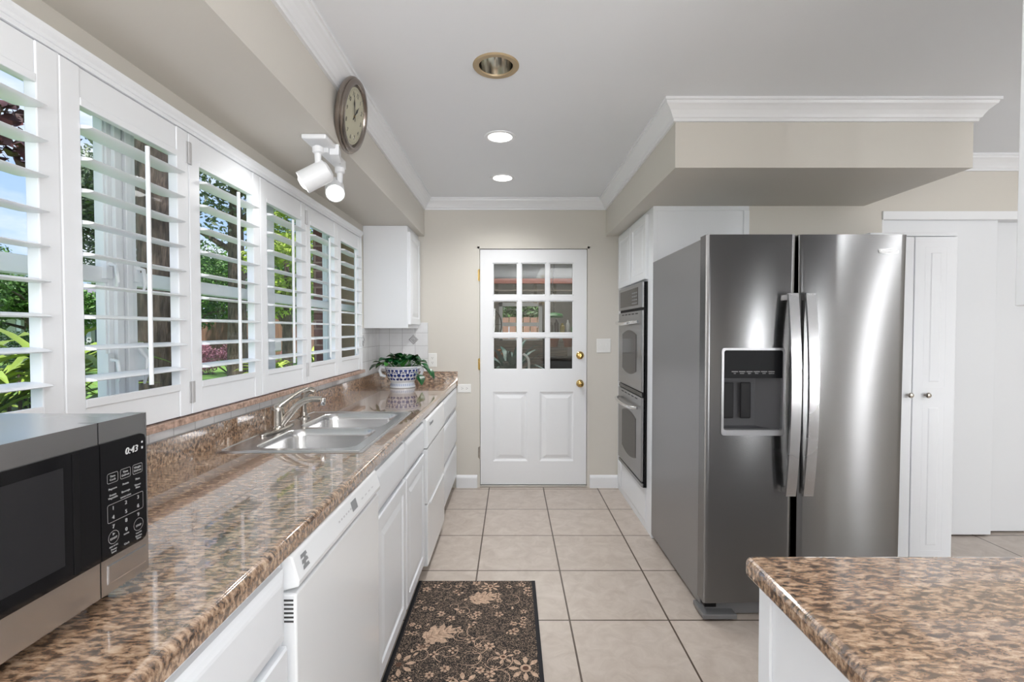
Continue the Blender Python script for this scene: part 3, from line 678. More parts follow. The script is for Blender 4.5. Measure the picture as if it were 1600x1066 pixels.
# ---- potted plant
PC = Vector((-.822, 3.62, CZ))
pp = thing('potted_plant', 'leafy green plant in a blue and white porcelain bowl at the end of the counter', 'plant', PC)
prof = [(0, .001), (.094, .001), (.097, .006), (.093, .014), (.088, .030), (.086, .040), (.098, .055), (.112, .080), (.121, .110), (.126, .138), (.130, .150), (.134, .156), (.134, .162), (.127, .163), (.121, .150), (.10, .14), (0, .14)]
pot = MB().lathe(PC, prof, 48).build('pot', M['porcelain'], pp)
MB().lathe(PC, [(0, .143), (.122, .148)], 32).build('soil', M['soil'], pp)
def prad(h):
    for (r0, h0), (r1, h1) in zip(prof, prof[1:]):
        if h0 <= h <= h1 and r0 > 0: return r0 + (r1 - r0) * (h - h0) / max(1e-6, h1 - h0)
    return .12
mb = MB()
def on_pot(th, h, e=.0008): rr = prad(h) + e; return (PC.x + math.cos(th) * rr, PC.y + math.sin(th) * rr, PC.z + h)
def potpoly(th, h, pts, mi=0):
    c = on_pot(th, h); k = len(pts)
    mb.add([on_pot(th, h)] + [on_pot(th + x / prad(h), min(max(h + y, .045), .152)) for x, y in pts], [(0, 1 + j, 1 + (j + 1) % k) for j in range(k)], mi)
def blob(rx, ry, n=8, lob=0, ph=0): return [((1 + lob * (j % 2)) * rx * math.cos(2 * PI * j / n + ph), (1 + lob * (j % 2)) * ry * math.sin(2 * PI * j / n + ph)) for j in range(n)]
for j in range(12):
    th = 2 * PI * j / 12
    potpoly(th, .098, blob(.017, .015, 12, -.25))
    for s_ in (-1, 1):
        potpoly(th + s_ * .13, .132, blob(.013, .008, 8)); potpoly(th + s_ * .10, .118, blob(.006, .009, 6)); potpoly(th + s_ * .12, .068, blob(.012, .008, 8)); potpoly(th + s_ * .22, .095, blob(.006, .012, 6))
        potpoly(th + s_ * .22, .118, blob(.005, .006, 6)); potpoly(th + s_ * .05, .078, blob(.004, .005, 6))
    potpoly(th, .147, blob(.024, .0022, 10), 1); potpoly(th + .26, .147, blob(.02, .0022, 10), 1)
for j in range(40):
    th = 2 * PI * j / 40
    mb.add([on_pot(th - .03, .016), on_pot(th + .03, .016), on_pot(th + .03, .034), on_pot(th - .03, .034)], [(0, 1, 2, 3)], 1)
mb.open = True
mb.build('blue_pattern', [M['blue'], M['blue2']], pot)
for s_ in (-1, 1):
    c = Vector((s_ * .128, -.04, .135))
    MB().tube([PC + Vector((s_ * .120, -.045, .150)), PC + Vector((s_ * .150, -.05, .158)), PC + Vector((s_ * .160, -.05, .130)), PC + Vector((s_ * .148, -.05, .095)), PC + Vector((s_ * .115, -.045, .085))], [.010, .014, .011, .013, .010], 12).build('handle', M['porcelain'], pot)
def leaf(mb, base_, tip, width, droop=.15, mi=0, n=8, fold=.18):
    base_, tip = Vector(base_), Vector(tip); d = tip - base_; L = d.length; dn = d.normalized()
    up = Vector((0, 0, 1)); s_ = dn.cross(up)
    s_ = s_.normalized() if s_.length > .05 else Vector((1, 0, 0)); nrm = s_.cross(dn)
    vs = []
    for k in range(n + 1):
        q = k / n; wd = width * (math.sin(PI * min(1, q * .96 + .04)) ** .8) * (1 - .35 * q) * 1.25
        c = base_ + d * q + up * (droop * L * math.sin(PI * q)) 
        vs += [c - s_ * wd / 2 + nrm * wd * fold, c, c + s_ * wd / 2 + nrm * wd * fold]
    fs = []
    for k in range(n): fs += [(3 * k, 3 * k + 1, 3 * k + 4, 3 * k + 3), (3 * k + 1, 3 * k + 2, 3 * k + 5, 3 * k + 4)]
    mb.add(vs, fs, mi, True)
rd = random.Random(5); mb = MB(); mb.open = True; sm = MB()
for j in range(34):
    a = rd.uniform(0, 2 * PI); rr = rd.uniform(.02, .16); h = .158 + .055 * (1 - (rr / .17) ** 2) + rd.uniform(-.008, .012)
    b0 = PC + Vector((math.cos(a) * rr * .6, math.sin(a) * rr * .6, .15)); bb = PC + Vector((math.cos(a) * rr * .85, math.sin(a) * rr * .85, h))
    L = rd.uniform(.07, .12); tp = bb + Vector((math.cos(a) * L * .8, math.sin(a) * L * .8, rd.uniform(-.05, .03)))
    leaf(mb, bb, tp, rd.uniform(.07, .10), .15, 0 if rd.random() < .8 else 1)
    sm.tube([b0, (b0 + bb) / 2 + Vector((0, 0, .01)), bb], .0022, 6)
for dx, dy, dz, tx, tz, ww in ((-.18, -.06, .165, -.225, .13, .05), (-.15, -.05, .185, -.205, .19, .045), (.15, -.07, .185, .215, .13, .055), (.16, -.06, .16, .235, .085, .05), (.20, -.02, .14, .245, .06, .045), (.135, -.08, .10, .165, .025, .07), (.02, -.02, .235, .07, .205, .08), (-.03, -.09, .17, .02, .205, .09), (.0, -.03, .21, -.03, .26, .075), (-.17, .0, .16, -.235, .16, .04)):
    leaf(mb, PC + Vector((dx, dy, dz)), PC + Vector((tx, dy - .03, tz)), ww, .1, 0)
    sm.tube([PC + Vector((dx * .5, dy * .5, .15)), PC + Vector((dx * .8, dy * .8, dz + .02)), PC + Vector((dx, dy, dz))], .0022, 6)
mb.build('leaves', [M['hleaf'], M['hleaf2']], pp); sm.build('stems', M['hleaf2'], pp)

# ---- wall cabinet left
uc = thing('wall_cabinet', 'white wall cabinet in the corner above the potted plant', 'cabinet', (-.94, 3.85, 1.352))
MB().box(XL + .001, -.785, 3.64, YB - .001, 1.352, ZS - .001).build('cabinet_body', M['cab'], uc, bevel=.002)
front('door', uc, (-.785, 3.655, 1.380), FX, .385, .70, raised(.020))

# ---- outlets and switches
def plate(name, label, cat, x, z, w_, h_, kind, group=None):
    t_ = thing(name, label, cat, (x, YB, z), group)
    o = Vector((x - w_ / 2, YB - .0005, z - h_ / 2)); MB().rings(o, *FNY, w_, h_, [(0, 0), (0, .003), (.004, .006)]).build('cover_plate', M['plate'], t_)
    mb = MB()
    if kind == 'switch':
        for dx in (-.023, .023): mb.box(x + dx - .005, x + dx + .005, YB - .018, YB - .006, z - .004, z + .010)
        mb.build('toggle', M['plate'], t_, bevel=.001)
    elif kind in ('v', 'h'):
        for q in (-.02, .02):
            cx_, cz_ = (x, z + q) if kind == 'v' else (x + q, z)
            if kind == 'v': mb.box(cx_ - .007, cx_ - .005, YB - .0072, YB - .0055, cz_ - .004, cz_ + .005); mb.box(cx_ + .005, cx_ + .007, YB - .0072, YB - .0055, cz_ - .004, cz_ + .005)
            else: mb.box(cx_ - .004, cx_ + .005, YB - .0072, YB - .0055, cz_ - .007, cz_ - .005); mb.box(cx_ - .004, cx_ + .005, YB - .0072, YB - .0055, cz_ + .005, cz_ + .007)
            mb.lathe((cx_ + (0 if kind == 'v' else .010), YB - .0055, cz_ - (.010 if kind == 'v' else 0)), [(0, 0), (.0025, 0), (.0025, .002), (0, .002)], 8, axis=(0, -1, 0))
        mb.build('socket', M['slot'], t_)
plate('light_switch', 'white double light switch on the beige wall right of the back door', 'light switch', .776, 1.205, .118, .118, 'switch')
plate('wall_outlet', 'white upright wall outlet behind the potted plant', 'outlet', -.668, 1.085, .072, .116, 'v')
plate('wall_outlet', 'white sideways wall outlet just below the end of the long counter', 'outlet', -.402, .845, .116, .072, 'h')

# ---- track light
tl = thing('track_light', 'white track light with two heads under the left soffit', 'light', (-.79, 2.08, ZS))
MB().box(-.842, -.742, 1.94, 2.055, ZS - .020, ZS - .0005).build('canopy', M['trim'], tl, bevel=.006)
MB().box(-.812, -.772, 2.04, 2.26, ZS - .040, ZS - .0005).build('track', M['trim'], tl, bevel=.002)
MB().prism([(-.05, 0), (.03, 0), (.055, -.03), (.055, -.045), (-.05, -.045)], (-.742, 2.10, ZS - .0005), (-.25, 1, 0), UZ, (-1, 0, 0), .04).build('mounting_plate', M['trim'], tl, bevel=.002)
def head(py, cen, axis, L, r_):
    cen = Vector(cen); A = Vector(axis).normalized()
    MB().tube([(-.792, py, ZS - .035), (-.792, py, ZS - .10), tuple(cen)], [.015, .013, .011], 12).lathe((-.792, py, ZS - .04), [(0, 0), (.022, 0), (.022, -.020), (.012, -.028), (0, -.028)], 16).build('arm', M['trim'], tl)
    sh = MB().lathe(cen, [(0, -L * .5), (r_ * .55, -L * .5), (r_ * .92, -L * .42), (r_, -L * .3), (r_, L * .5), (r_ * .9, L * .5), (r_ * .9, -L * .2), (0, -L * .2)], 32, axis=A).build('lamp_shade', M['trim'], tl)
    MB().lathe(cen + A * L * .12, [(0, -.03), (r_ * .5, -.02), (r_ * .82, .01), (r_ * .86, .03), (r_ * .78, .045), (r_ * .4, .056), (0, .058)], 24, axis=A).build('bulb', M['lamp'], sh)
head(1.985, (-.806, 2.00, 1.975), (-.80, -.22, -.52), .125, .046)
head(2.235, (-.818, 2.24, 1.992), (.30, -.72, -.58), .110, .042)
light('track_spot_window', 'SPOT', (-.90, 1.98, 1.925), 1.6, (1, .995, .985), target=(-1.7, 1.78, 1.45), spot_size=R(130), spot_blend=1, shadow_soft_size=.04)
light('track_spot_camera', 'SPOT', (-.790, 2.165, 1.92), 9, (1, .995, .985), target=(-.40, 1.7, 1.0), spot_size=R(100), spot_blend=1, shadow_soft_size=.04)

# ---- clock
ck = thing('wall_clock', 'round pewter-rimmed wall clock leaning on the left soffit', 'clock', (-.690, 2.125, 2.272), rot=(0, R(11), 0))
# local frame: the face looks along +x
def cl(name, mb, mat, parent=ck, **k): return mb.build(name, mat, parent, local=True, **k)
rim = cl('rim', MB().lathe((-.026, 0, 0), [(0, 0), (.136, 0), (.152, .005), (.157, .014), (.156, .022), (.150, .025), (.151, .030), (.146, .036), (.136, .039), (.127, .038), (.122, .033), (.120, .025), (0, .025)], 64, axis=UX), M['ringmetal'])
cl('face', MB().lathe((0, 0, 0), [(0, .0), (.116, .0), (.116, .001), (0, .001)], 48, axis=UX), M['clockface'])
mb = MB()
for h in range(12):
    a = R(90 - 30 * (h + 1)); s_ = str(h + 1)
    mb.text(s_, .026, (.0015, math.cos(a) * .088, math.sin(a) * .088), UY, UZ)
for q in range(60):
    a = 2 * PI * q / 60; u = Vector((0, math.cos(a), math.sin(a))); v = Vector((0, -math.sin(a), math.cos(a))); wq = .0012 if q % 5 == 0 else .0006
    mb.poly([Vector((.002, 0, 0)) + u * a_ + v * b_ for a_, b_ in ((.104, -wq), (.110, -wq), (.110, wq), (.104, wq))])
cl('numerals', mb, M['ink'])
def hand(ang, L, wd, x):
    a = R(90 - ang); u = Vector((0, math.cos(a), math.sin(a))); v = Vector((0, -math.sin(a), math.cos(a))); o = Vector((x, 0, 0)); 
    return MB().prism([(-.02, -wd * .4), (L * .35, -wd * .3), (L * .6, -wd), (L * .78, -wd * .3), (L, 0), (L * .78, wd * .3), (L * .6, wd), (L * .35, wd * .3), (-.02, wd * .4)], o, u, v, UX, .001)
cl('minute_hand', hand(328, .085, .006, .005), M['ink']); cl('hour_hand', hand(30, .058, .008, .0035), M['ink'])
cl('hub', MB().lathe((.003, 0, 0), [(0, 0), (.006, 0), (.006, .004), (0, .005)], 16, axis=UX), M['bronze'])
cl('cover_glass', MB().lathe((.008, 0, 0), [(.120, 0), (.09, .003), (.05, .005), (0, .006)], 40, axis=UX), M['glass'])

# ---- recessed lights
def downlight(x, y, label, lit, grp):
    t_ = thing('recessed_light', label, 'ceiling light', (x, y, ZC), grp)
    if lit:
        MB().lathe((x, y, ZC), [(.062, .0), (.070, -.004), (.088, -.005), (.090, -.002), (.090, 0)], 40).build('trim_ring', M['trim'], t_)
        MB().lathe((x, y, ZC - .002), [(0, .0), (.070, .0), (.070, -.001), (0, -.0015)], 36).build('lens', M['lamp'], t_)
    else:
        mb = MB().lathe((x, y, ZC), [(.070, 0), (.072, -.006), (.092, -.007), (.096, -.003), (.096, 0)], 44); mb.build('trim_ring', M['goldtrim'], t_)
        mb = MB().lathe((x, y, ZC), [(.071, -.003), (.068, .03), (.058, .065), (.05, .085)], 44); mb.open = True; mb.build('reflector', M['reflector'], t_)
        MB().lathe((x, y, ZC), [(.05, .085), (.0, .086)], 32).build('bulb', pbr('unlit_bulb', (.25, .25, .25), .3), t_)
    return t_
downlight(-.065, 2.02, 'large unlit ceiling downlight with a tan ring, nearest the camera', False, None)
# opening in the ceiling for the deep can
cob = bpy.data.objects['ceiling']
cut = MB().lathe((-.065, 2.02, ZC), [(0, -.02), (.0715, -.02), (.0715, .09), (0, .09)], 44).build('cutter', M['ceil'])
bo = cob.modifiers.new('cut', 'BOOLEAN'); bo.operation = 'DIFFERENCE'; bo.object = cut; bo.solver = 'EXACT'
dg = bpy.context.evaluated_depsgraph_get(); me2 = bpy.data.meshes.new_from_object(cob.evaluated_get(dg)); cob.modifiers.clear(); cob.data = me2
bpy.data.objects.remove(cut)
for y, lb in ((2.757, 'lit round ceiling downlight between the unlit one and the farthest one'), (3.495, 'lit round ceiling downlight nearest the back door')):
    downlight(-.066, y, lb, True, 'lit ceiling downlights')
    light('downlight_glow', 'SPOT', (-.066, y, ZC - .02), 46, (1, .995, .985), target=(-.066, y, 0), spot_size=R(150), spot_blend=1, shadow_soft_size=.07)

# ============================================================ RIGHT SIDE
OX = .900
oc = thing('oven_cabinet', 'tall white built-in cabinet holding the wall ovens', 'cabinet', (1.2, 3.56, 0))
mb = MB().box(OX, 1.503, YC, 3.188, 0, ZS - .001).box(OX, 1.503, 3.877, YB - .001, 0, ZS - .001).box(OX, 1.503, 3.188, 3.877, 0, .283).box(OX, 1.503, 3.188, 3.877, 1.662, ZS - .001)
mb.box(1.485, 1.503, 3.188, 3.877, .283, 1.662).build('cabinet_body', M['cab'], oc)
MB().box(OX - .004, 1.503, YC - .006, YC, ZS - .03, ZS - .001).box(1.47, 1.506, YC - .006, YC, 0, ZS - .03).box(OX - .004, .925, YC - .006, YC, 0, ZS - .03).build('edge_moulding', M['cab'], oc, bevel=.002)
for a, b in ((3.575, 3.185), (3.99, 3.60)):
    front('door', oc, (OX, a, 1.675), FNX, a - b, .425, raised(.020))
front('drawer_front', oc, (OX, 3.90, .045), FNX, .70, .235, [(0, 0), (0, .003), (.012, .006)])
front('drawer_front', oc, (OX, 4.045, .045), FNX, .12, .20, [(0, 0), (0, .003), (.012, .006)])
# double wall oven
ov = thing('double_wall_oven', 'stainless double wall oven with a control section, built into the tall white cabinet', 'oven', (.87, 3.535, .28))
oy0, oy1 = 3.190, 3.875; fx = .862
MB().box(fx + .014, OX + .30, oy0, oy1, .285, 1.66).build('chassis', M['blackm'], ov)
def ovfront(name, z0, z1, x_=fx, th=.022): return MB().rings((x_ + th, oy1, z0), *FNX, oy1 - oy0, z1 - z0, [(0, 0), (0, th - .003), (.003, th)]).build(name, M['oven'], ov)
a = ovfront('control_panel', 1.490, 1.658)
MB().box(fx - .0015, fx + .001, oy0 + .10, oy1 - .06, 1.510, 1.632).build('display', M['black'], a, bevel=.003)
mb = MB()
for r_ in range(4):
    for c_ in range(5): mb.box(fx - .0022, fx, oy0 + .12 + c_ * .030, oy0 + .137 + c_ * .030, 1.522 + r_ * .024, 1.530 + r_ * .024)
mb.build('button_print', M['gprint'], a)
def oven_door(z0, z1):
    d_ = ovfront('oven_door', z0, z1)
    c_ = (oy0 + oy1) / 2; h0, h1 = z0 + .13, z1 - .17; pts = []
    hw = .20
    for k in range(9): x = -hw + 2 * hw * k / 8; pts.append((x, h1 + .030 * (1 - (x / hw) ** 2)))
    for k in range(9): x = hw - 2 * hw * k / 8; pts.append((x, h0 - .030 * (1 - (x / hw) ** 2)))
    MB().prism([(x * 1.05, (y - (h0 + h1) / 2) * 1.05 + (h0 + h1) / 2) for x, y in pts], (fx, c_, 0), (0, -1, 0), UZ, (-1, 0, 0), .0012).prism(pts, (fx - .001, c_, 0), (0, -1, 0), UZ, (-1, 0, 0), .001, 1).build('oven_window', [M['black'], M['ovenglass']], d_)
    hz = z1 - .075; q = []
    for k in range(13): s_ = -1 + 2 * k / 12; q.append((fx - .012 - .040 * (1 - s_ ** 4) ** .5, c_ + s_ * .285, hz + .0 - .012 * (1 - s_ * s_)))
    MB().tube(q, [.010] + [.012] * 11 + [.010], 12).build('handle', M['chrome'], d_)
    mb = MB()
    for k in range(5): mb.box(fx - .0006, fx + .001, oy0 + .10 + k * .10, oy0 + .17 + k * .10, z1 - .022, z1 - .014)
    mb.build('vent_slots', M['slot'], d_)
oven_door(.925, 1.470); oven_door(.325, .885)
MB().box(fx + .004, fx + .02, oy0, oy1, .288, .312).build('lower_vent', M['oven'], ov, bevel=.002)
MB().box(fx + .004, fx + .02, oy0, oy1, .892, .918).build('middle_vent', M['black'], ov)

# ---- refrigerator
fr = thing('refrigerator', 'stainless side-by-side refrigerator with an ice and water dispenser', 'refrigerator', (1.33, 2.65, 0))
FY = 2.170; fz0, fz1 = .095, 1.768; X0, X1, X2, X3 = .873, 1.277, 1.291, 1.776
MB().box(X0 + .022, X3 - .022, 2.262, 3.06, .03, 1.768).build('cabinet_shell', M['steel_s'], fr, bevel=.004)
MB().box(X0 + .030, X3 - .03, 2.235, 2.27, .05, 1.758).build('door_gasket', M['blackm'], fr)
def fdoor(x0, x1, hole, lines, crownh):      # the sheet metal is very slightly twisted from top to bottom
    mb = MB(); nx = 40; nz = 60
    xs = [x0 + (x1 - x0) * i / nx for i in range(nx + 1)]; zs = [fz0 + (fz1 - fz0) * i / nz for i in range(nz + 1)]
    if hole:
        def snap(L_, v): i = min(range(len(L_)), key=lambda k: abs(L_[k] - v)); L_[i] = v; return i
        hi = (snap(xs, hole[0]), snap(xs, hole[1]), snap(zs, hole[2]), snap(zs, hole[3]))
    vs = []
    for z in zs:
        for x in xs:
            q = (x - x0) / (x1 - x0); y = FY - crownh * (1 - (2 * q - 1) ** 2)
            ed = min(x - x0, x1 - x) ; y += .006 * max(0, 1 - ed / .010) ** 2
            y += lines(z) * (x - (x0 + x1) / 2)
            vs.append((x, y, z))
    W = nx + 1; fs = []
    for j in range(nz):
        for i in range(nx):
            if hole and hi[0] <= i < hi[1] and hi[2] <= j < hi[3]: continue
            fs.append((j * W + i, j * W + i + 1, (j + 1) * W + i + 1, (j + 1) * W + i))
    b = len(vs); bd = [j * W for j in range(nz + 1)], [j * W + nx for j in range(nz + 1)]
    for side in bd:
        st = len(vs)
        for k_ in side: vs.append((vs[k_][0], 2.235, vs[k_][2]))
        for j in range(nz): fs.append((side[j], side[j + 1], st + j + 1, st + j))
    for row in (range(W), range(nz * W, nz * W + W)):
        row = list(row); st = len(vs)
        for k_ in row: vs.append((vs[k_][0], 2.235, vs[k_][2]))
        for j in range(nx): fs.append((row[j], row[j + 1], st + j + 1, st + j))
    mb.add(vs, fs, 0, True)
    return mb
HX0, HX1, HZ0, HZ1 = .950, 1.227, .866, 1.254
ld = fdoor(X0, X1, (HX0, HX1, HZ0, HZ1), lambda z: .040 * ((1.768 - z) / 1.67) ** .75, .0008).build('freezer_door', M['steel_h'], fr, weld=True)
rd_ = fdoor(X2, X3, None, lambda z: .066 * ((1.768 - z) / 1.67) ** .7, .0008).build('fridge_door', M['steel_h'], fr, weld=True)
# dispenser
dy = FY - .008
dsp = MB()
o_ = rrect(HX0 - .004, HX1 + .004, HZ0 - .004, HZ1 + .004, .014, 4); i_ = rrect(HX0 + .006, HX1 - .006, HZ0 + .020, HZ1 - .006, .010, 4); k = len(o_)
dsp.add([(p_[0], dy, p_[1]) for p_ in o_] + [(p_[0], dy, p_[1]) for p_ in i_] + [(p_[0], dy + .012, p_[1]) for p_ in o_] + [(p_[0], dy + .03, p_[1]) for p_ in i_],
        [(j, (j + 1) % k, k + (j + 1) % k, k + j) for j in range(k)] + [(j, (j + 1) % k, 2 * k + (j + 1) % k, 2 * k + j) for j in range(k)] + [(k + j, k + (j + 1) % k, 3 * k + (j + 1) % k, 3 * k + j) for j in range(k)])
dso = dsp.build('dispenser_frame', pbr('grey_dispenser_frame', (.34, .34, .35), .35, .6), ld)
MB().box(HX0, HX1, dy + .004, dy + .055, 1.122, HZ1).build('dispenser_panel', pbr('dispenser_black', (.006, .006, .007), .35, spec=.08), dso)
mb = MB(); rz = dy + .055
mb.add([(HX0, dy + .01, HZ0 + .014), (HX1, dy + .01, HZ0 + .014), (HX1, dy + .01, 1.122), (HX0, dy + .01, 1.122), (HX0 + .004, rz, HZ0 + .03), (HX1 - .10, rz + .006, HZ0 + .03), (HX1 - .10, rz + .006, 1.122), (HX0 + .004, rz, 1.122), (HX1, rz - .04, HZ0 + .014), (HX1, rz - .04, 1.122)],
       [(0, 4, 7, 3), (4, 5, 6, 7), (5, 8, 9, 6), (8, 1, 2, 9), (0, 1, 8, 5, 4)])
mb.open = True; mb.build('dispenser_recess', pbr('dispenser_recess_grey', (.075, .075, .08), .5, spec=.15), dso)
MB().box(HX0 + .012, HX1 - .015, dy + .006, dy + .045, HZ0 + .014, HZ0 + .022).build('drip_tray', M['mgrey'], dso)
for x in (.992, 1.070): MB().box(x - .024, x + .024, dy + .030, dy + .040, .935, 1.100).build('paddle', pbr('paddle_black', (.015, .015, .016), .5, spec=.15), dso, bevel=.006)
mb = MB()
for q in range(6):
    mb.box(.992 + q * .033, 1.020 + q * .033, dy + .0032, dy + .0042, 1.150, 1.153); mb.text(('ice', 'water', 'light', 'filter', 'lock', 'options')[q], .0085, (1.006 + q * .033, dy + .0035, 1.144), *FNY[:2])
mb.build('dispenser_print', M['print'], dso)
def fhandle(xc, parent):
    mb = MB(); n_ = 16; vs = []
    for k in range(n_ + 1):
        s_ = -1 + 2 * k / n_; z = 1.05 + s_ * .452; out = .034 + .034 * (1 - s_ * s_)
        for dx, do in ((-.024, -.004), (-.022, .006), (.022, .006), (.024, -.004), (.019, -.012), (-.019, -.012)): vs.append((xc + dx, FY - .004 - out - do, z))
    fs = [(k * 6 + j, k * 6 + (j + 1) % 6, k * 6 + 6 + (j + 1) % 6, k * 6 + 6 + j) for k in range(n_) for j in range(6)] + [tuple(range(6)), tuple(n_ * 6 + j for j in range(6))]
    mb.add(vs, fs, 0, True)
    for z in (.615, 1.485): mb.box(xc - .016, xc + .016, FY - .045, FY + .002, z - .012, z + .012)
    return mb.build('handle', M['steel'], parent)
fhandle(1.243, ld); fhandle(1.321, rd_)
MB().text('Whirlpool', .021, (1.690, FY - .0035, 1.692), *FNY[:2], depth=.0008).add([(1.690 + math.cos(R(a)) * .040, FY - .0042, 1.692 + math.sin(R(a)) * .011 + x * .0) for a in range(200, 520, 20) for x in (0,)] + [(1.690 + math.cos(R(a)) * .038, FY - .0042, 1.692 + math.sin(R(a)) * .0095) for a in range(200, 520, 20)], [(j, j + 1, 17 + j, 16 + j) for j in range(15)]).build('logo', pbr('silver_badge', (.75, .75, .76), .25, .9), rd_)
MB().box(X0 + .03, X3 - .03, 2.225, 2.30, .012, .088).box(X0 + .005, X0 + .16, 2.175, 2.30, .012, .035).build('kick_grille', M['mgrey'], fr, bevel=.003)
MB().box(X0 + .02, X0 + .075, 2.20, 2.24, .055, .085).build('hinge_cover', M['blackm'], fr, bevel=.003)
mb = MB()
for x in (X0 + .06, X3 - .06):
    for y in (2.28, 3.0): mb.lathe((x, y, 0), [(0, 0), (.02, 0), (.02, .032), (0, .032)], 12)
mb.build('foot', M['blackm'], fr)

# ---- pantry
pn = thing('pantry_cabinet', 'narrow freestanding white pantry cabinet right of the refrigerator', 'cabinet', (2.126, 2.82, 0))
PY = 2.565
MB().box(1.895, 2.352, PY, YC - .02, .0, 1.835).box(1.892, 2.356, PY - .012, YC - .018, 1.835, 1.853).build('cabinet_body', M['cab'], pn, bevel=.002)
for a, b, kx in ((1.897, 2.122, 2.100), (2.126, 2.350, 2.192)):
    w_ = b - a
    mb = MB(); mb.rings((a, PY, .10), *FNY, w_, 1.73, [(0, 0), (0, .017), (.003, .019)])
    d_ = mb.build('door', M['cab'], pn)
    mb = MB()
    for z0, z1 in ((.16, .955), (1.035, 1.775)):
        mb.rings((a + .055, PY - .0185, z0), *FNY, w_ - .11, z1 - z0, [(0, 0), (.0, .001), (.010, -.005), (.018, -.005), (.034, .003)])
    mb.build('raised_panel', M['cab'], d_)
    MB().lathe((kx, PY - .019, .995), [(0, 0), (.007, 0), (.006, .012), (.012, .016), (.015, .024), (.010, .031), (0, .033)], 18, axis=(0, -1, 0)).build('knob', M['nickel'], d_)

# ---- peninsula
PX0, PY1 = .446, .915
tag(MB().box(PX0, 2.3, -.9, PY1, CZ - CT, CZ).build('peninsula_countertop', M['granite'], bevel=.012, seg=4), 'brown speckled peninsula countertop at the lower right', 'countertop')
pc = thing('peninsula_cabinet', 'white base cabinet under the peninsula countertop', 'cabinet', (1.3, .1, 0))
MB().box(PX0 + .030, 2.28, -.88, PY1 - .012, .09, CZ - CT - .001).box(PX0 + .08, 2.2, -.8, PY1 - .08, 0, .09).build('cabinet_body', M['cab'], pc)
MB().box(PX0 + .024, PX0 + .030, PY1 - .050, PY1 - .012, .09, CZ - CT - .002).build('edge_stile', M['cab'], pc, bevel=.001)
hc = thing('hanging_cabinet', 'white hanging cabinet above the peninsula, at the right edge of the photo', 'cabinet', (1.4, .6, 1.385))
MB().box(.955, 2.3, .56, .915, 1.385, ZC - .001).build('cabinet_body', M['cab'], hc, bevel=.002)
MB().rings((.985, .915, 1.40), (1, 0, 0), UZ, (0, 1, 0), .42, 1.0, [(0, 0), (0, .012), (.004, .016)]).build('door', M['cab'], hc)

# ---- rug
RX0, RX1, RY0, RY1 = -.492, .124, 1.55, 2.525
mb = MB().box(RX0 + .018, RX1 - .018, RY0, RY1, .0005, .007, 0)
mb.box(RX0, RX0 + .018, RY0, RY1, .0005, .008, 3).box(RX1 - .018, RX1, RY0, RY1, .0005, .008, 3)
rr = random.Random(11); ZR = .0076
def rp(pts, c, a, s_, mi=1, z=ZR):
    ca, sa = math.cos(a), math.sin(a)
    P2 = [(c[0] + (x * ca - y * sa) * s_, c[1] + (x * sa + y * ca) * s_) for x, y in pts]
    if any(x < RX0 + .02 or x > RX1 - .02 or y < RY0 + .005 or y > RY1 - .005 for x, y in P2): return
    mb.poly([(x, y, z) for x, y in P2], mi)
def petal(L, w_, n=5): return [(L * k / n, w_ * math.sin(PI * k / n) * (.7 + .3 * k / n)) for k in range(n + 1)] + [(L * k / n, -w_ * math.sin(PI * k / n) * (.7 + .3 * k / n)) for k in range(n - 1, 0, -1)]
def flower(c, s_, n=8, ph=0):
    for k in range(n):
        a = ph + 2 * PI * k / n; rp(petal(.6, .16), (c[0] + math.cos(a) * s_ * .32, c[1] + math.sin(a) * s_ * .32), a, s_)
    rp([(math.cos(2 * PI * k / 10) * .30, math.sin(2 * PI * k / 10) * .30) for k in range(10)], c, 0, s_, 1)
    rp([(math.cos(2 * PI * k / 10) * .17, math.sin(2 * PI * k / 10) * .17) for k in range(10)], c, 0, s_, 2, ZR + .0002)
def bigleaf(c, a, s_):
    # pointed lobes fanned out along the midrib, dark veins on top
    ca, sa = math.cos(a), math.sin(a)
    def T(x, y): return (c[0] + (x * ca - y * sa) * s_, c[1] + (x * sa + y * ca) * s_)
    lobes = [(.0, 0, .95, .13)] + [(q, g * sg, L_, w_) for q, g, L_, w_ in ((.03, 1.3, .34, .13), (.14, .95, .56, .14), (.36, .78, .50, .12), (.60, .60, .34, .08)) for sg in (-1, 1)]
    for k, (q, g, L_, w_) in enumerate(lobes):
        o_ = T(q, 0); cg, sg_ = math.cos(a + g), math.sin(a + g)
        for pts, mi_, z_ in (([(0, -w_ * .5), (.35, -w_), (.62, -w_ * .62), (.72, -w_ * .8), (1, 0), (.72, w_ * .8), (.62, w_ * .62), (.35, w_), (0, w_ * .5)], 1, ZR + k * .00002), ([(.05, -.008), (.85, 0), (.05, .008)], 2, ZR + .0005)):
            P2 = [(o_[0] + (x * L_ * cg - y * sg_) * s_, o_[1] + (x * L_ * sg_ + y * cg) * s_) for x, y in pts]
            if all(RX0 + .02 < x < RX1 - .02 and RY0 + .005 < y < RY1 - .005 for x, y in P2): mb.poly([(x, y, z_) for x, y in P2], mi_)
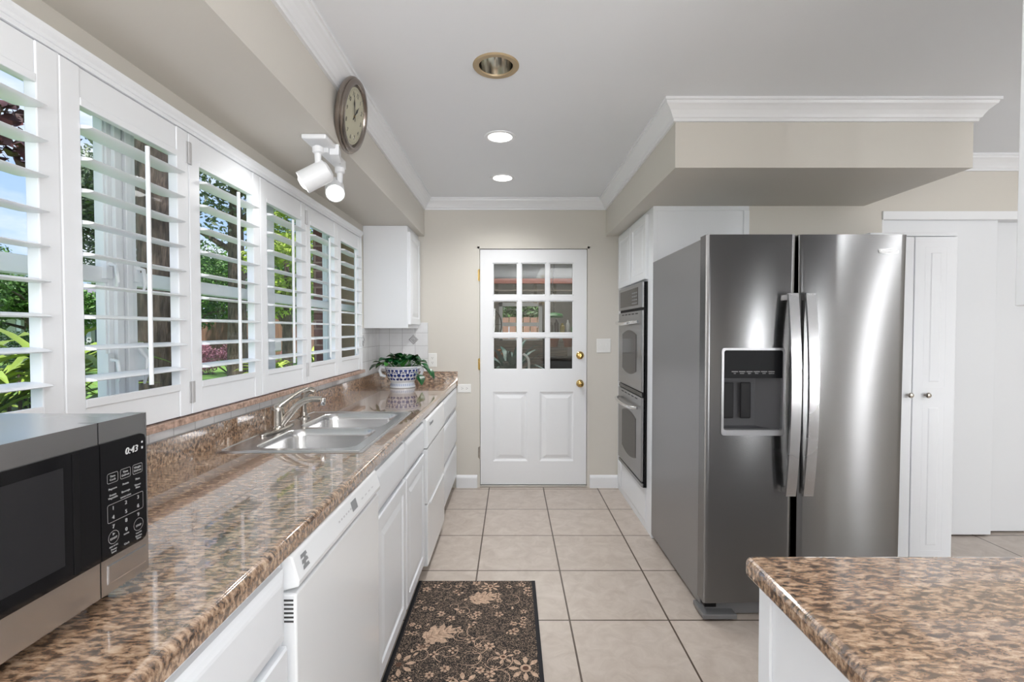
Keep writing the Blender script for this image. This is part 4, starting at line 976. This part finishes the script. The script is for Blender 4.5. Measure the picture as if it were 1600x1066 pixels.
def vine(c, a, L, curl):
    pts = []; x, y = c
    for k in range(14):
        pts.append((x, y, a)); x += math.cos(a) * L / 13; y += math.sin(a) * L / 13; a += curl / 13
    for (x0_, y0_, a0), (x1_, y1_, a1) in zip(pts, pts[1:]):
        wv = .0014; q = [(x0_ - math.sin(a0) * wv, y0_ + math.cos(a0) * wv), (x0_ + math.sin(a0) * wv, y0_ - math.cos(a0) * wv), (x1_ + math.sin(a1) * wv, y1_ - math.cos(a1) * wv), (x1_ - math.sin(a1) * wv, y1_ + math.cos(a1) * wv)]
        if all(RX0 + .02 < px_ < RX1 - .02 and RY0 < py_ < RY1 - .004 for px_, py_ in q): mb.poly([(px_, py_, ZR - .0002) for px_, py_ in q], 1)
flower((-.11, 2.470), .055); bigleaf((-.19, 2.335), .55, .135); bigleaf((-.37, 2.045), .55, .155); flower((-.45, 1.885), .075, ph=.2); flower((.055, 1.865), .075)
flower((-.035, 1.93), .050, 6, .3); flower((-.18, 1.78), .07, 7); flower((-.36, 1.70), .07); bigleaf((-.1, 1.62), .5, .14); flower((.05, 1.66), .06, 7)
big = [(-.11, 2.47), (-.13, 2.37), (-.31, 2.09), (-.45, 1.885), (.055, 1.865), (-.035, 1.93)]
for j in range(150):
    c = (rr.uniform(RX0 + .03, RX1 - .03), rr.uniform(RY0 + .02, RY1 - .02))
    if any((c[0] - a) ** 2 + (c[1] - b) ** 2 < .0034 for a, b in big): continue
    k = rr.random()
    if k < .36:
        n_ = rr.choice((4, 5, 6)); s_ = rr.uniform(.016, .028); ph = rr.uniform(0, 6)
        for q in range(n_):
            a = ph + 2 * PI * q / n_; rp(petal(.7, .3, 4), (c[0] + math.cos(a) * s_ * .2, c[1] + math.sin(a) * s_ * .2), a, s_)
        rp([(math.cos(2 * PI * q / 6) * .2, math.sin(2 * PI * q / 6) * .2) for q in range(6)], c, 0, s_, 2, ZR + .0002)
    elif k < .62: rp(petal(1, .24), c, rr.uniform(0, 6.28), rr.uniform(.020, .036))
    elif k < .80:
        for q in range(6): a = q * 1.05; rp([(math.cos(2 * PI * u / 6) * .5, math.sin(2 * PI * u / 6) * .5) for u in range(6)], (c[0] + math.cos(a) * .011, c[1] + math.sin(a) * .011), 0, .010)
    else: vine(c, rr.uniform(0, 6.28), rr.uniform(.08, .2), rr.choice((-3.5, 3.0, 4.5)))
tag(mb.build('rug', [M['rugbase'], M['rugmotif'], M['rugbrown'], M['rugedge']]), 'dark floral runner rug with tan leaves on the tile floor beside the sink cabinet', 'rug')

# ============================================================ BEHIND THE CAMERA (seen only in reflections)
rd = random.Random(3)
cd = thing('chandelier', 'candle chandelier reflected in the back door glass', 'chandelier', (.62, -1.55, 1.8))
cc = Vector((.62, -1.55, 1.92))
MB().tube([cc, (cc.x, cc.y, ZC - .002)], .006, 8).lathe((cc.x, cc.y, ZC), [(0, -.001), (.05, -.001), (.03, -.03), (0, -.035)], 20).lathe(cc, [(0, -.09), (.02, -.06), (.028, 0), (.012, .06), (0, .08)], 20).build('stem', M['bronze'], cd)
for k in range(5):
    a = 2 * PI * k / 5 + .3; d = Vector((math.cos(a), math.sin(a), 0))
    ar = MB().tube([cc, cc + d * .08 + Vector((0, 0, -.06)), cc + d * .19 + Vector((0, 0, -.04)), cc + d * .22 + Vector((0, 0, .02))], .006, 8).build('arm', M['bronze'], cd)
    MB().tube([cc + d * .22 + Vector((0, 0, .02)), cc + d * .22 + Vector((0, 0, .09))], .011, 10).build('candle', M['plate'], ar)
    MB().lathe(cc + d * .22 + Vector((0, 0, .09)), [(0, 0), (.010, .004), (.014, .02), (.008, .045), (0, .06)], 12).build('bulb', M['lamp'], ar)

# ============================================================ GARAGE BEHIND THE DOOR
GY = 8.0
gw = pbr('grey_garage_wall', srgb(150, 147, 140), .8); wood = pbr('red_brown_beam', srgb(118, 62, 46), .6, var=(8, .3, (1, 20, 20)))
mb = MB(); zz = (1.18, 1.74); xx = (-.16, .455)
mb.box(-1.14, xx[0], GY, GY + .12, 0, 2.6); mb.box(xx[1], 3.0, GY, GY + .12, 0, 2.6); mb.box(xx[0], xx[1], GY, GY + .12, 0, zz[0]); mb.box(xx[0], xx[1], GY, GY + .12, zz[1], 2.6)
struct('wall_garage_back', mb, gw)
struct('wall_garage_left', MB().box(-1.24, -1.14, YB + .12, GY + .12, 0, 2.6), gw)
struct('wall_garage_right', MB().box(3.0, 3.1, YB + .12, GY + .12, 0, 2.6), gw)
struct('wall_garage_front', MB().box(1.6, 3.1, YC + .72, YB + .12, 0, 2.6), gw)
struct('floor_garage', MB().box(-1.24, 3.1, YB + .12, GY + .12, -.12, -.02), pbr('concrete_floor', srgb(110, 106, 100), .8, var=(5, .15)))
struct('ceiling_garage', MB().box(-1.24, 3.1, YB + .12, GY + .12, 2.6, 2.7), gw)
gwn = bpy.data.objects.new('window_6', None); COL.objects.link(gwn); gwn.location = (.15, GY, 1.2); gwn['kind'] = 'structure'
mb = MB(); mb.box(xx[0] - .05, xx[0] + .01, GY - .03, GY, zz[0] - .05, zz[1] + .05); mb.box(xx[1] - .01, xx[1] + .05, GY - .03, GY, zz[0] - .05, zz[1] + .05); mb.box(xx[0] - .05, xx[1] + .05, GY - .03, GY, zz[1] - .01, zz[1] + .05)
mb.box(xx[0] - .05, xx[1] + .05, GY - .03, GY, zz[0] - .05, zz[0] + .01); mb.box(xx[0], xx[1], GY - .01, GY + .03, 1.40, 1.46); mb.build('window_frame', M['trim'], gwn)
MB().box(xx[0], xx[1], GY + .04, GY + .044, zz[0], zz[1]).build('pane', M['glass'], gwn)
brd = pbr('weathered_boards', srgb(122, 112, 102), .8, var=(6, .35, (1, 1, 14)))
mb = MB()
for k in range(5): mb.box(-1.1, .92, GY - .06, GY - .035, .45 + k * .145, .585 + k * .145)
tag(mb.build('board_panel', brd), 'stack of wide weathered boards below the garage window', 'boards')
rk = thing('overhead_rack', 'red-brown beam with a slatted rack under it, high in the garage', 'rack', (.2, 6.6, 1.85))
MB().box(-1.1, 2.2, 6.40, 6.48, 1.955, 2.02).build('beam', wood, rk)
slm = pbr('grey_slats', srgb(120, 112, 104), .8)
mb = MB().box(-1.1, 2.2, 6.46, 6.50, 1.77, 1.79).box(-1.1, 2.2, 6.44, 6.47, 1.86, 1.875)
for k in range(12): mb.box(-1.0 + k * .26, -.96 + k * .26, 6.48, 6.52, 1.70, 1.96)
mb.build('slats', slm, rk)
# storage shelf with jars on the right
sh = thing('storage_shelf', 'dark metal storage shelf seen through the right door panes', 'shelf', (.85, 6.0, 0))
dk = pbr('black_painted_metal', (.02, .02, .022), .5)
mb = MB()
for x in (.42, 1.5):
    for y in (5.8, 6.25): mb.box(x - .015, x + .015, y - .015, y + .015, -.02, 1.33)
mb.build('post', dk, sh)
mb = MB().box(.40, 1.52, 5.78, 6.27, 1.265, 1.30).box(.40, 1.52, 5.78, 6.27, .62, .64); mb.build('shelf_board', dk, sh)
mb = MB().box(.44, 1.5, 6.05, 6.25, .645, 1.0); mb.build('drawer_unit', pbr('grey_metal_box', (.03, .03, .032), .5), sh, bevel=.006)
gj = [(.48, .13, .030, (.25, .22, .2)), (.55, .17, .026, (.12, .1, .1)), (.62, .12, .03, (.45, .36, .1)), (.69, .16, .024, (.5, .5, .5)), (.77, .10, .042, (.12, .3, .14)), (.87, .14, .03, (.35, .3, .25))]
for i, (x, h, r_, c_) in enumerate(gj):
    lb = ['short brown jar at the left end of the garage shelf', 'dark slim bottle on the garage shelf', 'yellow jar on the garage shelf', 'tall pale bottle with a narrow neck on the garage shelf', 'squat green pot on the garage shelf', 'tan jar at the right of the garage shelf'][i]
    mb = MB().lathe((x, 5.9, 1.30), [(0, .001), (r_, .001), (r_, h * .7), (r_ * .5, h * .82), (r_ * .45, h), (0, h)], 16)
    tag(mb.build('jar', pbr('jar_%d' % i, c_, .2)), lb, 'jar', 'jars on the garage shelf')
gl_ = thing('work_lamp', 'green-shaded lamp hanging above the garage shelf', 'lamp', (.52, 5.9, 1.50))
MB().lathe((.52, 5.9, 1.49), [(.11, 0), (.115, .02), (.10, .045), (.03, .06), (0, .062), (0, .058), (.095, .03), (.105, .0)], 28, sx=1.0).build('lamp_shade', pbr('green_enamel', srgb(52, 110, 60), .3), gl_)
MB().tube([(.52, 5.9, 1.55), (.50, 5.9, 1.9), (.56, 5.9, 2.6)], .004, 6).build('cord', dk, gl_)
ter = pbr('terracotta', srgb(150, 92, 66), .7)
for x, lb in ((.50, 'left clay pot hanging below the garage shelf'), (.67, 'right clay pot hanging below the garage shelf')):
    tag(MB().lathe((x, 5.72, 1.135), [(0, 0), (.045, 0), (.06, .085), (.066, .085), (.066, .105), (.055, .105), (.04, .02), (0, .02)], 20).build('clay_pot', ter), lb, 'pot', 'clay pots under the garage shelf')
# wire wheel on the left
wh = thing('wire_wheel', 'round wire wheel hanging at the left of the garage window', 'wheel', (-.27, 6.6, 1.21))
mb = MB(); c = Vector((-.27, 6.6, 1.41)); mb.tube([(-.27, 6.6, 1.61), (-.27, 6.52, 2.598)], .004, 5)
mb.tube([c + Vector((math.cos(2 * PI * k / 40) * .13, 0, math.sin(2 * PI * k / 40) * .20)) for k in range(41)], .008, 6, caps=False); mb.build('rim', dk, wh)
mb = MB()
for k in range(10): a = 2 * PI * k / 10; mb.tube([c, c + Vector((math.cos(a) * .13, 0, math.sin(a) * .20))], .003, 5)
mb.build('spokes', dk, wh)
# plants and a cane in front
def strap(mb, c, n, L, wd, rd, spread=1.0, mi=0, bend=.9):
    c = Vector(c)
    for k in range(n):
        a = rd.uniform(0, 2 * PI); l_ = L * rd.uniform(.6, 1.1); el = rd.uniform(.7, 1.35); d = Vector((math.cos(a) * spread, math.sin(a) * spread, 0)); s_ = Vector((-math.sin(a), math.cos(a), 0)); vs = []; N_ = 7
        p_ = c + d * rd.uniform(0, .03); 
        for j in range(N_ + 1):
            q = j / N_; e_ = el - bend * q * rd.uniform(.8, 1.2) * 1.4; ww = wd * (math.sin(PI * min(1, q * .85 + .15)) ** .7)
            vs += [p_ - s_ * ww / 2 + Vector((0, 0, ww * .2)), p_, p_ + s_ * ww / 2 + Vector((0, 0, ww * .2))]
            p_ = p_ + (d * math.cos(e_) + Vector((0, 0, math.sin(e_)))) * l_ / N_
        fs = []
        for j in range(N_): fs += [(3 * j, 3 * j + 1, 3 * j + 4, 3 * j + 3), (3 * j + 1, 3 * j + 2, 3 * j + 5, 3 * j + 4)]
        mb.add(vs, fs, mi, True)
gp = thing('garage_plant', 'dark bluish-green plant in a tall clay pot, seen through the lower left door pane', 'plant', (-.02, 5.2, -.02))
MB().lathe((-.02, 5.2, -.02), [(0, 0), (.12, 0), (.17, .72), (.15, .72), (.13, .68), (0, .68)], 24).build('pot', ter, gp)
mb = MB(); mb.open = True; strap(mb, (-.02, 5.2, .66), 60, .85, .06, rd, .7); mb.build('leaves', pbr('bluish_leaf', srgb(40, 92, 84), .4, var=(9, .5)), gp)
gp = thing('dried_palm', 'orange-brown dried palm leaning in the garage, seen through the lower left pane', 'plant', (-.42, 5.9, -.02))
MB().lathe((-.42, 5.9, -.02), [(0, 0), (.10, 0), (.13, .3), (.11, .3), (0, .27)], 20).tube([(-.42, 5.9, .25), (-.36, 5.9, .7), (-.25, 5.9, 1.02)], [.02, .018, .012], 8).build('stem', ter, gp)
mb = MB(); mb.open = True; strap(mb, (-.23, 5.9, .95), 9, .26, .07, rd, .8); mb.build('leaves', pbr('dried_frond', srgb(150, 98, 48), .6, var=(9, .4)), gp)
tag(MB().tube([(.165, 4.6, -.02), (.165, 4.6, 1.02), (.160, 4.6, 1.06), (.140, 4.6, 1.09), (.11, 4.6, 1.11)], .012, 10).build('walking_cane', M['plate']), 'white bent pipe standing behind the lower middle door pane', 'pipe')

# ============================================================ OUTSIDE
GZ = -.30
struct('ground', MB().box(-70, -1.3, -10, 70, GZ - .1, GZ).box(-1.3, 20, 8.15, 70, GZ - .1, GZ), pbr('lawn', srgb(104, 138, 58), .9, var=(1.2, .35)))
exw = pbr('exterior_wall_paint', srgb(214, 208, 196), .8)
struct('wall_exterior', MB().box(XL - .20, XL - .145, YN, 4.6, GZ, .98).box(XL - .20, XL - .145, 4.12, 4.43, .98, 2.7).box(XL - .20, XL - .145, YN, 3.88, 2.03, 2.7), exw)
struct('roof', MB().box(XL - .75, XR + .5, YN - .5, GY + .6, 2.72, 2.80), exw)
# wing of the house: dark red brick corner and brown wall
bm_ = tiles('dark_red_brick', srgb(88, 44, 38), srgb(112, 58, 48), srgb(150, 120, 108), .21, .075, (0, 0), .008, .8, 'XZ', .6, 20)
bm_.node_tree.nodes['Brick Texture'].offset = .5
struct('wall_brick_wing', MB().box(-1.80, -1.60, 4.38, 9.5, GZ, 2.72), bm_)
struct('wall_brown_wing', MB().box(-1.60, -1.26, 4.44, 4.60, GZ, 2.72), pbr('brown_screen_wall', srgb(164, 134, 110), .8, var=(30, .08, (1, 1, 8))))
struct('trim_wing', MB().box(-1.61, -1.575, 4.36, 4.44, GZ, 2.72), M['trim'])

bark = pbr('rough_bark', srgb(98, 84, 74), .95, var=(7, .55, (3, 3, .6)), bump=(22, 1.0, (2, 2, .35)))
bark.node_tree.nodes['Bump'].inputs['Distance'].default_value = .03
LM = {k: leafmat(k, srgb(*c), .45, .5, 2.5) for k, c in {'mid_green_leaves': (84, 122, 52), 'dark_green_leaves': (54, 82, 42), 'yellow_green_leaves': (156, 176, 66), 'dark_red_leaves': (84, 44, 44), 'pink_blossom': (176, 118, 130), 'fern_green_leaves': (128, 150, 58), 'grey_green_leaves': (92, 106, 78)}.items()}
def cloud(mb, c, rad, n, s_, rd, clumps=14, hang=0):
    n = int(n * 2.3); s_ *= .62
    c = Vector(c); cl_ = []
    for k in range(clumps):
        while True:
            q = Vector((rd.uniform(-1, 1), rd.uniform(-1, 1), rd.uniform(-1, 1)))
            if q.length < 1: break
        cl_.append(Vector((q.x * rad[0], q.y * rad[1], q.z * rad[2])))
    R_ = min(rad) * .55
    for k in range(n):
        b = rd.choice(cl_); q = Vector((rd.gauss(0, 1), rd.gauss(0, 1), rd.gauss(0, .8))); q = q.normalized() * R_ * (rd.random() ** .4)
        p_ = c + b + q; u = Vector((rd.gauss(0, 1), rd.gauss(0, 1), rd.gauss(0, .6))).normalized(); v = u.orthogonal().normalized()
        v = (v * math.cos(k) + u.cross(v) * math.sin(k)); ss = s_ * rd.uniform(.6, 1.3)
        mb.add([p_ - u * ss, p_ - v * ss * .45, p_ + u * ss, p_ + v * ss * .45], [(0, 1, 2, 3)])
def tree(name, label, x, y, h, rad, n, s_, mat_, tr=.15, seed=1, lean=(0, 0), group='trees on the lawn', clumps=16, low=.25):
    rd = random.Random(seed); t_ = thing(name, label, 'tree', (x, y, GZ), group)
    top = Vector((x + lean[0], y + lean[1], GZ + h))
    mb = MB(); b = Vector((x, y, GZ)); k_ = [b, b.lerp(top, .3) + Vector((rd.uniform(-.05, .05), 0, 0)), b.lerp(top, .6), b.lerp(top, .9)]
    mb.tube(k_, [tr * 1.2, tr, tr * .85, tr * .3], 14)
    for j in range(7):
        q = b.lerp(top, rd.uniform(.4, .85)); a = rd.uniform(0, 6.28); e_ = q + Vector((math.cos(a) * rad[0] * .7, math.sin(a) * rad[1] * .7, rd.uniform(.1, .5) * h * .4))
        mb.tube([q, (q + e_) / 2 + Vector((0, 0, .1)), e_], [tr * .4, tr * .25, tr * .08], 7)
    mb.build('trunk', bark, t_)
    mb = MB(); mb.open = True; cloud(mb, top - Vector((0, 0, rad[2] * low)), rad, n, s_, rd, clumps); mb.build('foliage', LM[mat_], t_)
tree('oak_tree', 'thick brown tree trunk close outside the windows', -3.75, 5.05, 7.5, (3.0, 3.0, 1.2), 2600, .10, 'dark_green_leaves', .17, 2)
tree('shade_tree', 'tall leafy tree with dark leaves against the sky behind the pink-shrub shutter', -8.1, 14.2, 7.6, (2.7, 2.5, 2.2), 3600, .15, 'grey_green_leaves', .24, 5, clumps=22)
tree('lawn_tree', 'bushy mid-green tree on the lawn beyond the pink shrubs', -16.2, 24.5, 5.0, (2.3, 2.2, 1.9), 6500, .16, 'mid_green_leaves', .22, 7, clumps=26, low=.6)
tree('lawn_tree', 'bushy mid-green tree right of centre, behind the faucet shutter', -10.2, 23.5, 5.4, (1.8, 2.0, 2.0), 5000, .16, 'mid_green_leaves', .2, 8, clumps=20, low=.6)
tree('light_tree', 'yellow-green leafy tree behind the faucet shutter', -5.5, 11.8, 3.9, (.7, .8, 1.2), 3000, .10, 'yellow_green_leaves', .12, 9, clumps=16, low=.5)
tree('lawn_tree', 'rounded green tree above the grey roof, left of the microwave shutter', -20.5, 20.5, 3.5, (2.6, 2.5, 1.2), 5500, .18, 'mid_green_leaves', .2, 10, clumps=22, low=.5)
tree('lawn_tree', 'dark leafy tree left of the thick trunk', -13.0, 15.6, 6.3, (1.5, 1.5, 1.8), 4000, .14, 'grey_green_leaves', .16, 12, clumps=14)
tree('ornamental_tree', 'dark red-leaved tree outside the leftmost shutter', -6.9, 5.0, 3.9, (.62, .5, .34), 85, .17, 'dark_red_leaves', .05, 21, lean=(1.45, .2), clumps=9, group=None)
def shrub(name, label, x, y, rad, n, s_, mat_, seed, group=None, clumps=14, z=None):
    rd = random.Random(seed); t_ = thing(name, label, 'shrub', (x, y, GZ), group); zc_ = GZ + rad[2] * 1.05 if z is None else z
    mb = MB()
    for k in range(6): a = k; mb.tube([(x, y, GZ), (x + math.cos(a) * rad[0] * .4, y + math.sin(a) * rad[1] * .4, GZ + rad[2] * 1.1)], [.02, .01], 6)
    mb.build('stems', bark, t_)
    mb = MB(); mb.open = True; cloud(mb, (x, y, zc_), rad, n, s_, rd, clumps); mb.build('foliage', LM[mat_], t_)
shrub('flowering_shrub', 'long pink-flowered hedge on the lawn', -10.6, 18.0, (2.4, .7, .55), 3600, .07, 'pink_blossom', 31, clumps=26)
shrub('hedge', 'dark green hedge at the foot of the far trees, left of the trunk', -17.6, 17.6, (2.2, .8, .7), 2500, .10, 'dark_green_leaves', 33, 'hedges across the lawn', clumps=22)
shrub('hedge', 'dark green hedge at the foot of the far trees, right of the pink hedge', -6.2, 17.9, (1.0, .6, .9), 1500, .09, 'dark_green_leaves', 34, 'hedges across the lawn')
shrub('hedge', 'clipped green hedge beside the white house', -21.5, 22.5, (2.5, .8, .6), 2000, .12, 'mid_green_leaves', 35, 'hedges across the lawn', clumps=22)
def cane_plant(label, x, y, L, n, wd, mat_, seed, h=0, grp='leafy plants just outside the windows'):
    rd = random.Random(seed); t_ = thing('leafy_plant', label, 'plant', (x, y, GZ), grp)
    mb = MB()
    for k in range(5): mb.tube([(x, y, GZ), (x + rd.uniform(-.1, .1), y + rd.uniform(-.1, .1), GZ + h + .3)], [.012, .008], 6)
    mb.build('stems', bark, t_)
    mb = MB(); mb.open = True
    for k in range(5): strap(mb, (x + rd.uniform(-.2, .2), y + rd.uniform(-.2, .2), GZ + h + rd.uniform(-.3, .3)), n // 5, L, wd, rd, 1.0, 0, 1.1)
    mb.build('leaves', LM[mat_], t_)
cane_plant('yellow-green strap-leaved plant behind the leftmost shutter', -2.55, 2.50, .60, 130, .055, 'fern_green_leaves', 41, 1.12)
cane_plant('strap-leaved plant at the foot of the white window post', -3.5, 3.62, .5, 110, .05, 'fern_green_leaves', 42, .85)
cane_plant('dark leafy plant at the base of the thick trunk', -3.15, 4.4, .38, 90, .06, 'mid_green_leaves', 43, .75)
cane_plant('low leafy plant under the pink-shrub shutter', -3.8, 6.5, .5, 80, .05, 'fern_green_leaves', 44, .45)
cane_plant('bright yellow-green plant behind the faucet shutter', -2.6, 5.25, .38, 110, .05, 'yellow_green_leaves', 45, .85)
cane_plant('tall yellow-green plant next to the brick corner', -2.42, 5.95, .40, 80, .05, 'yellow_green_leaves', 46, 1.0)
for k, (x, y, h) in enumerate(((-27.5, 44, 8), (-20.5, 42, 7.4), (-33, 40, 7.0), (-13.5, 50, 8.5), (-40, 36, 7.5))):
    tree('distant_tree', ['large distant tree second from the left of the far row', 'large distant tree in the middle of the far row', 'large distant tree behind the white house', 'large distant tree at the right end of the far row', 'large distant tree at the left end of the far row'][k], x, y, h, (2.5, 2.4, 3.0), 4200, .26, ['mid_green_leaves', 'dark_green_leaves'][k % 2], .35, 60 + k, group='distant trees', clumps=26, low=.9)
# white house across the lawn
hs = thing('neighbour_house', 'white house with a grey roof and porch columns across the lawn', 'house', (-25, 25, GZ))
wh_ = pbr('white_siding', srgb(222, 222, 224), .7); rf = pbr('grey_shingles', srgb(120, 118, 122), .85, var=(9, .2))
MB().box(-34, -20.5, 26, 32, GZ, 2.2).build('wall', wh_, hs)
MB().prism([(24.4, 2.15), (28.5, 3.9), (32.6, 2.15)], (-35, 0, 0), UY, UZ, UX, 14.6).build('roof', rf, hs)
for x in (-29, -27.2, -25.4, -23.6, -21.8, -20): MB().box(x - .12, x + .12, 24.8, 25.04, GZ, 2.15).build('porch_column', wh_, hs)
for x in (-28, -26.3, -24.5, -22.6, -20.9): MB().box(x - .45, x + .45, 25.96, 26.02, .5, 1.8).build('window', pbr('dark_window', (.1, .12, .14), .1), hs)
hs = thing('brick_house', 'pinkish brick house right of the thick trunk', 'house', (-15.8, 30, GZ))
MB().box(-18.2, -9, 33, 38, GZ, 2.6).build('wall', pbr('pink_brick', srgb(176, 140, 130), .8, var=(14, .15)), hs)
MB().prism([(32.4, 2.55), (35.5, 4.2), (38.6, 2.55)], (-18.9, 0, 0), UY, UZ, UX, 10.5).build('roof', rf, hs)
struct('path', MB().box(-2.55, XL - .21, YN, 4.3, GZ - .02, GZ + .02), pbr('pale_concrete_walk', srgb(206, 202, 194), .8, var=(3, .08)))
fn = thing('wooden_fence', 'brown wooden fence behind the pink hedge', 'fence', (-9, 22, GZ))
mb = MB(); mb.box(-19.5, -8, 27.6, 27.65, GZ, 1.95); mb.build('board_panel', pbr('fence_wood', srgb(150, 112, 92), .8, var=(3, .3, (8, 1, .3))), fn)
# garden fence and hedge outside the garage window
fn = thing('wooden_fence', 'reddish plank fence outside the garage window', 'fence', (.2, 10.2, GZ))
mb = MB()
for k in range(16): mb.box(-1.1 + k * .15, -.965 + k * .15, 10.2, 10.225, GZ, 1.60 + (k % 2) * .01)
mb.build('board_panel', pbr('red_fence_wood', srgb(196, 150, 128), .8, var=(4, .2, (8, 1, .4))), fn)
shrub('hedge', 'green bushes above the plank fence outside the garage window', .2, 11.1, (1.6, .6, .75), 6000, .09, 'mid_green_leaves', 52, None, clumps=40, z=1.95)
tag(MB().box(-4.02, -3.92, 7.9, 8.0, GZ, 1.0).box(-4.07, -3.87, 7.8, 8.1, .98, 1.16).build('mailbox', wh_, bevel=.02), 'small white mailbox on a post beyond the faucet shutter', 'mailbox')
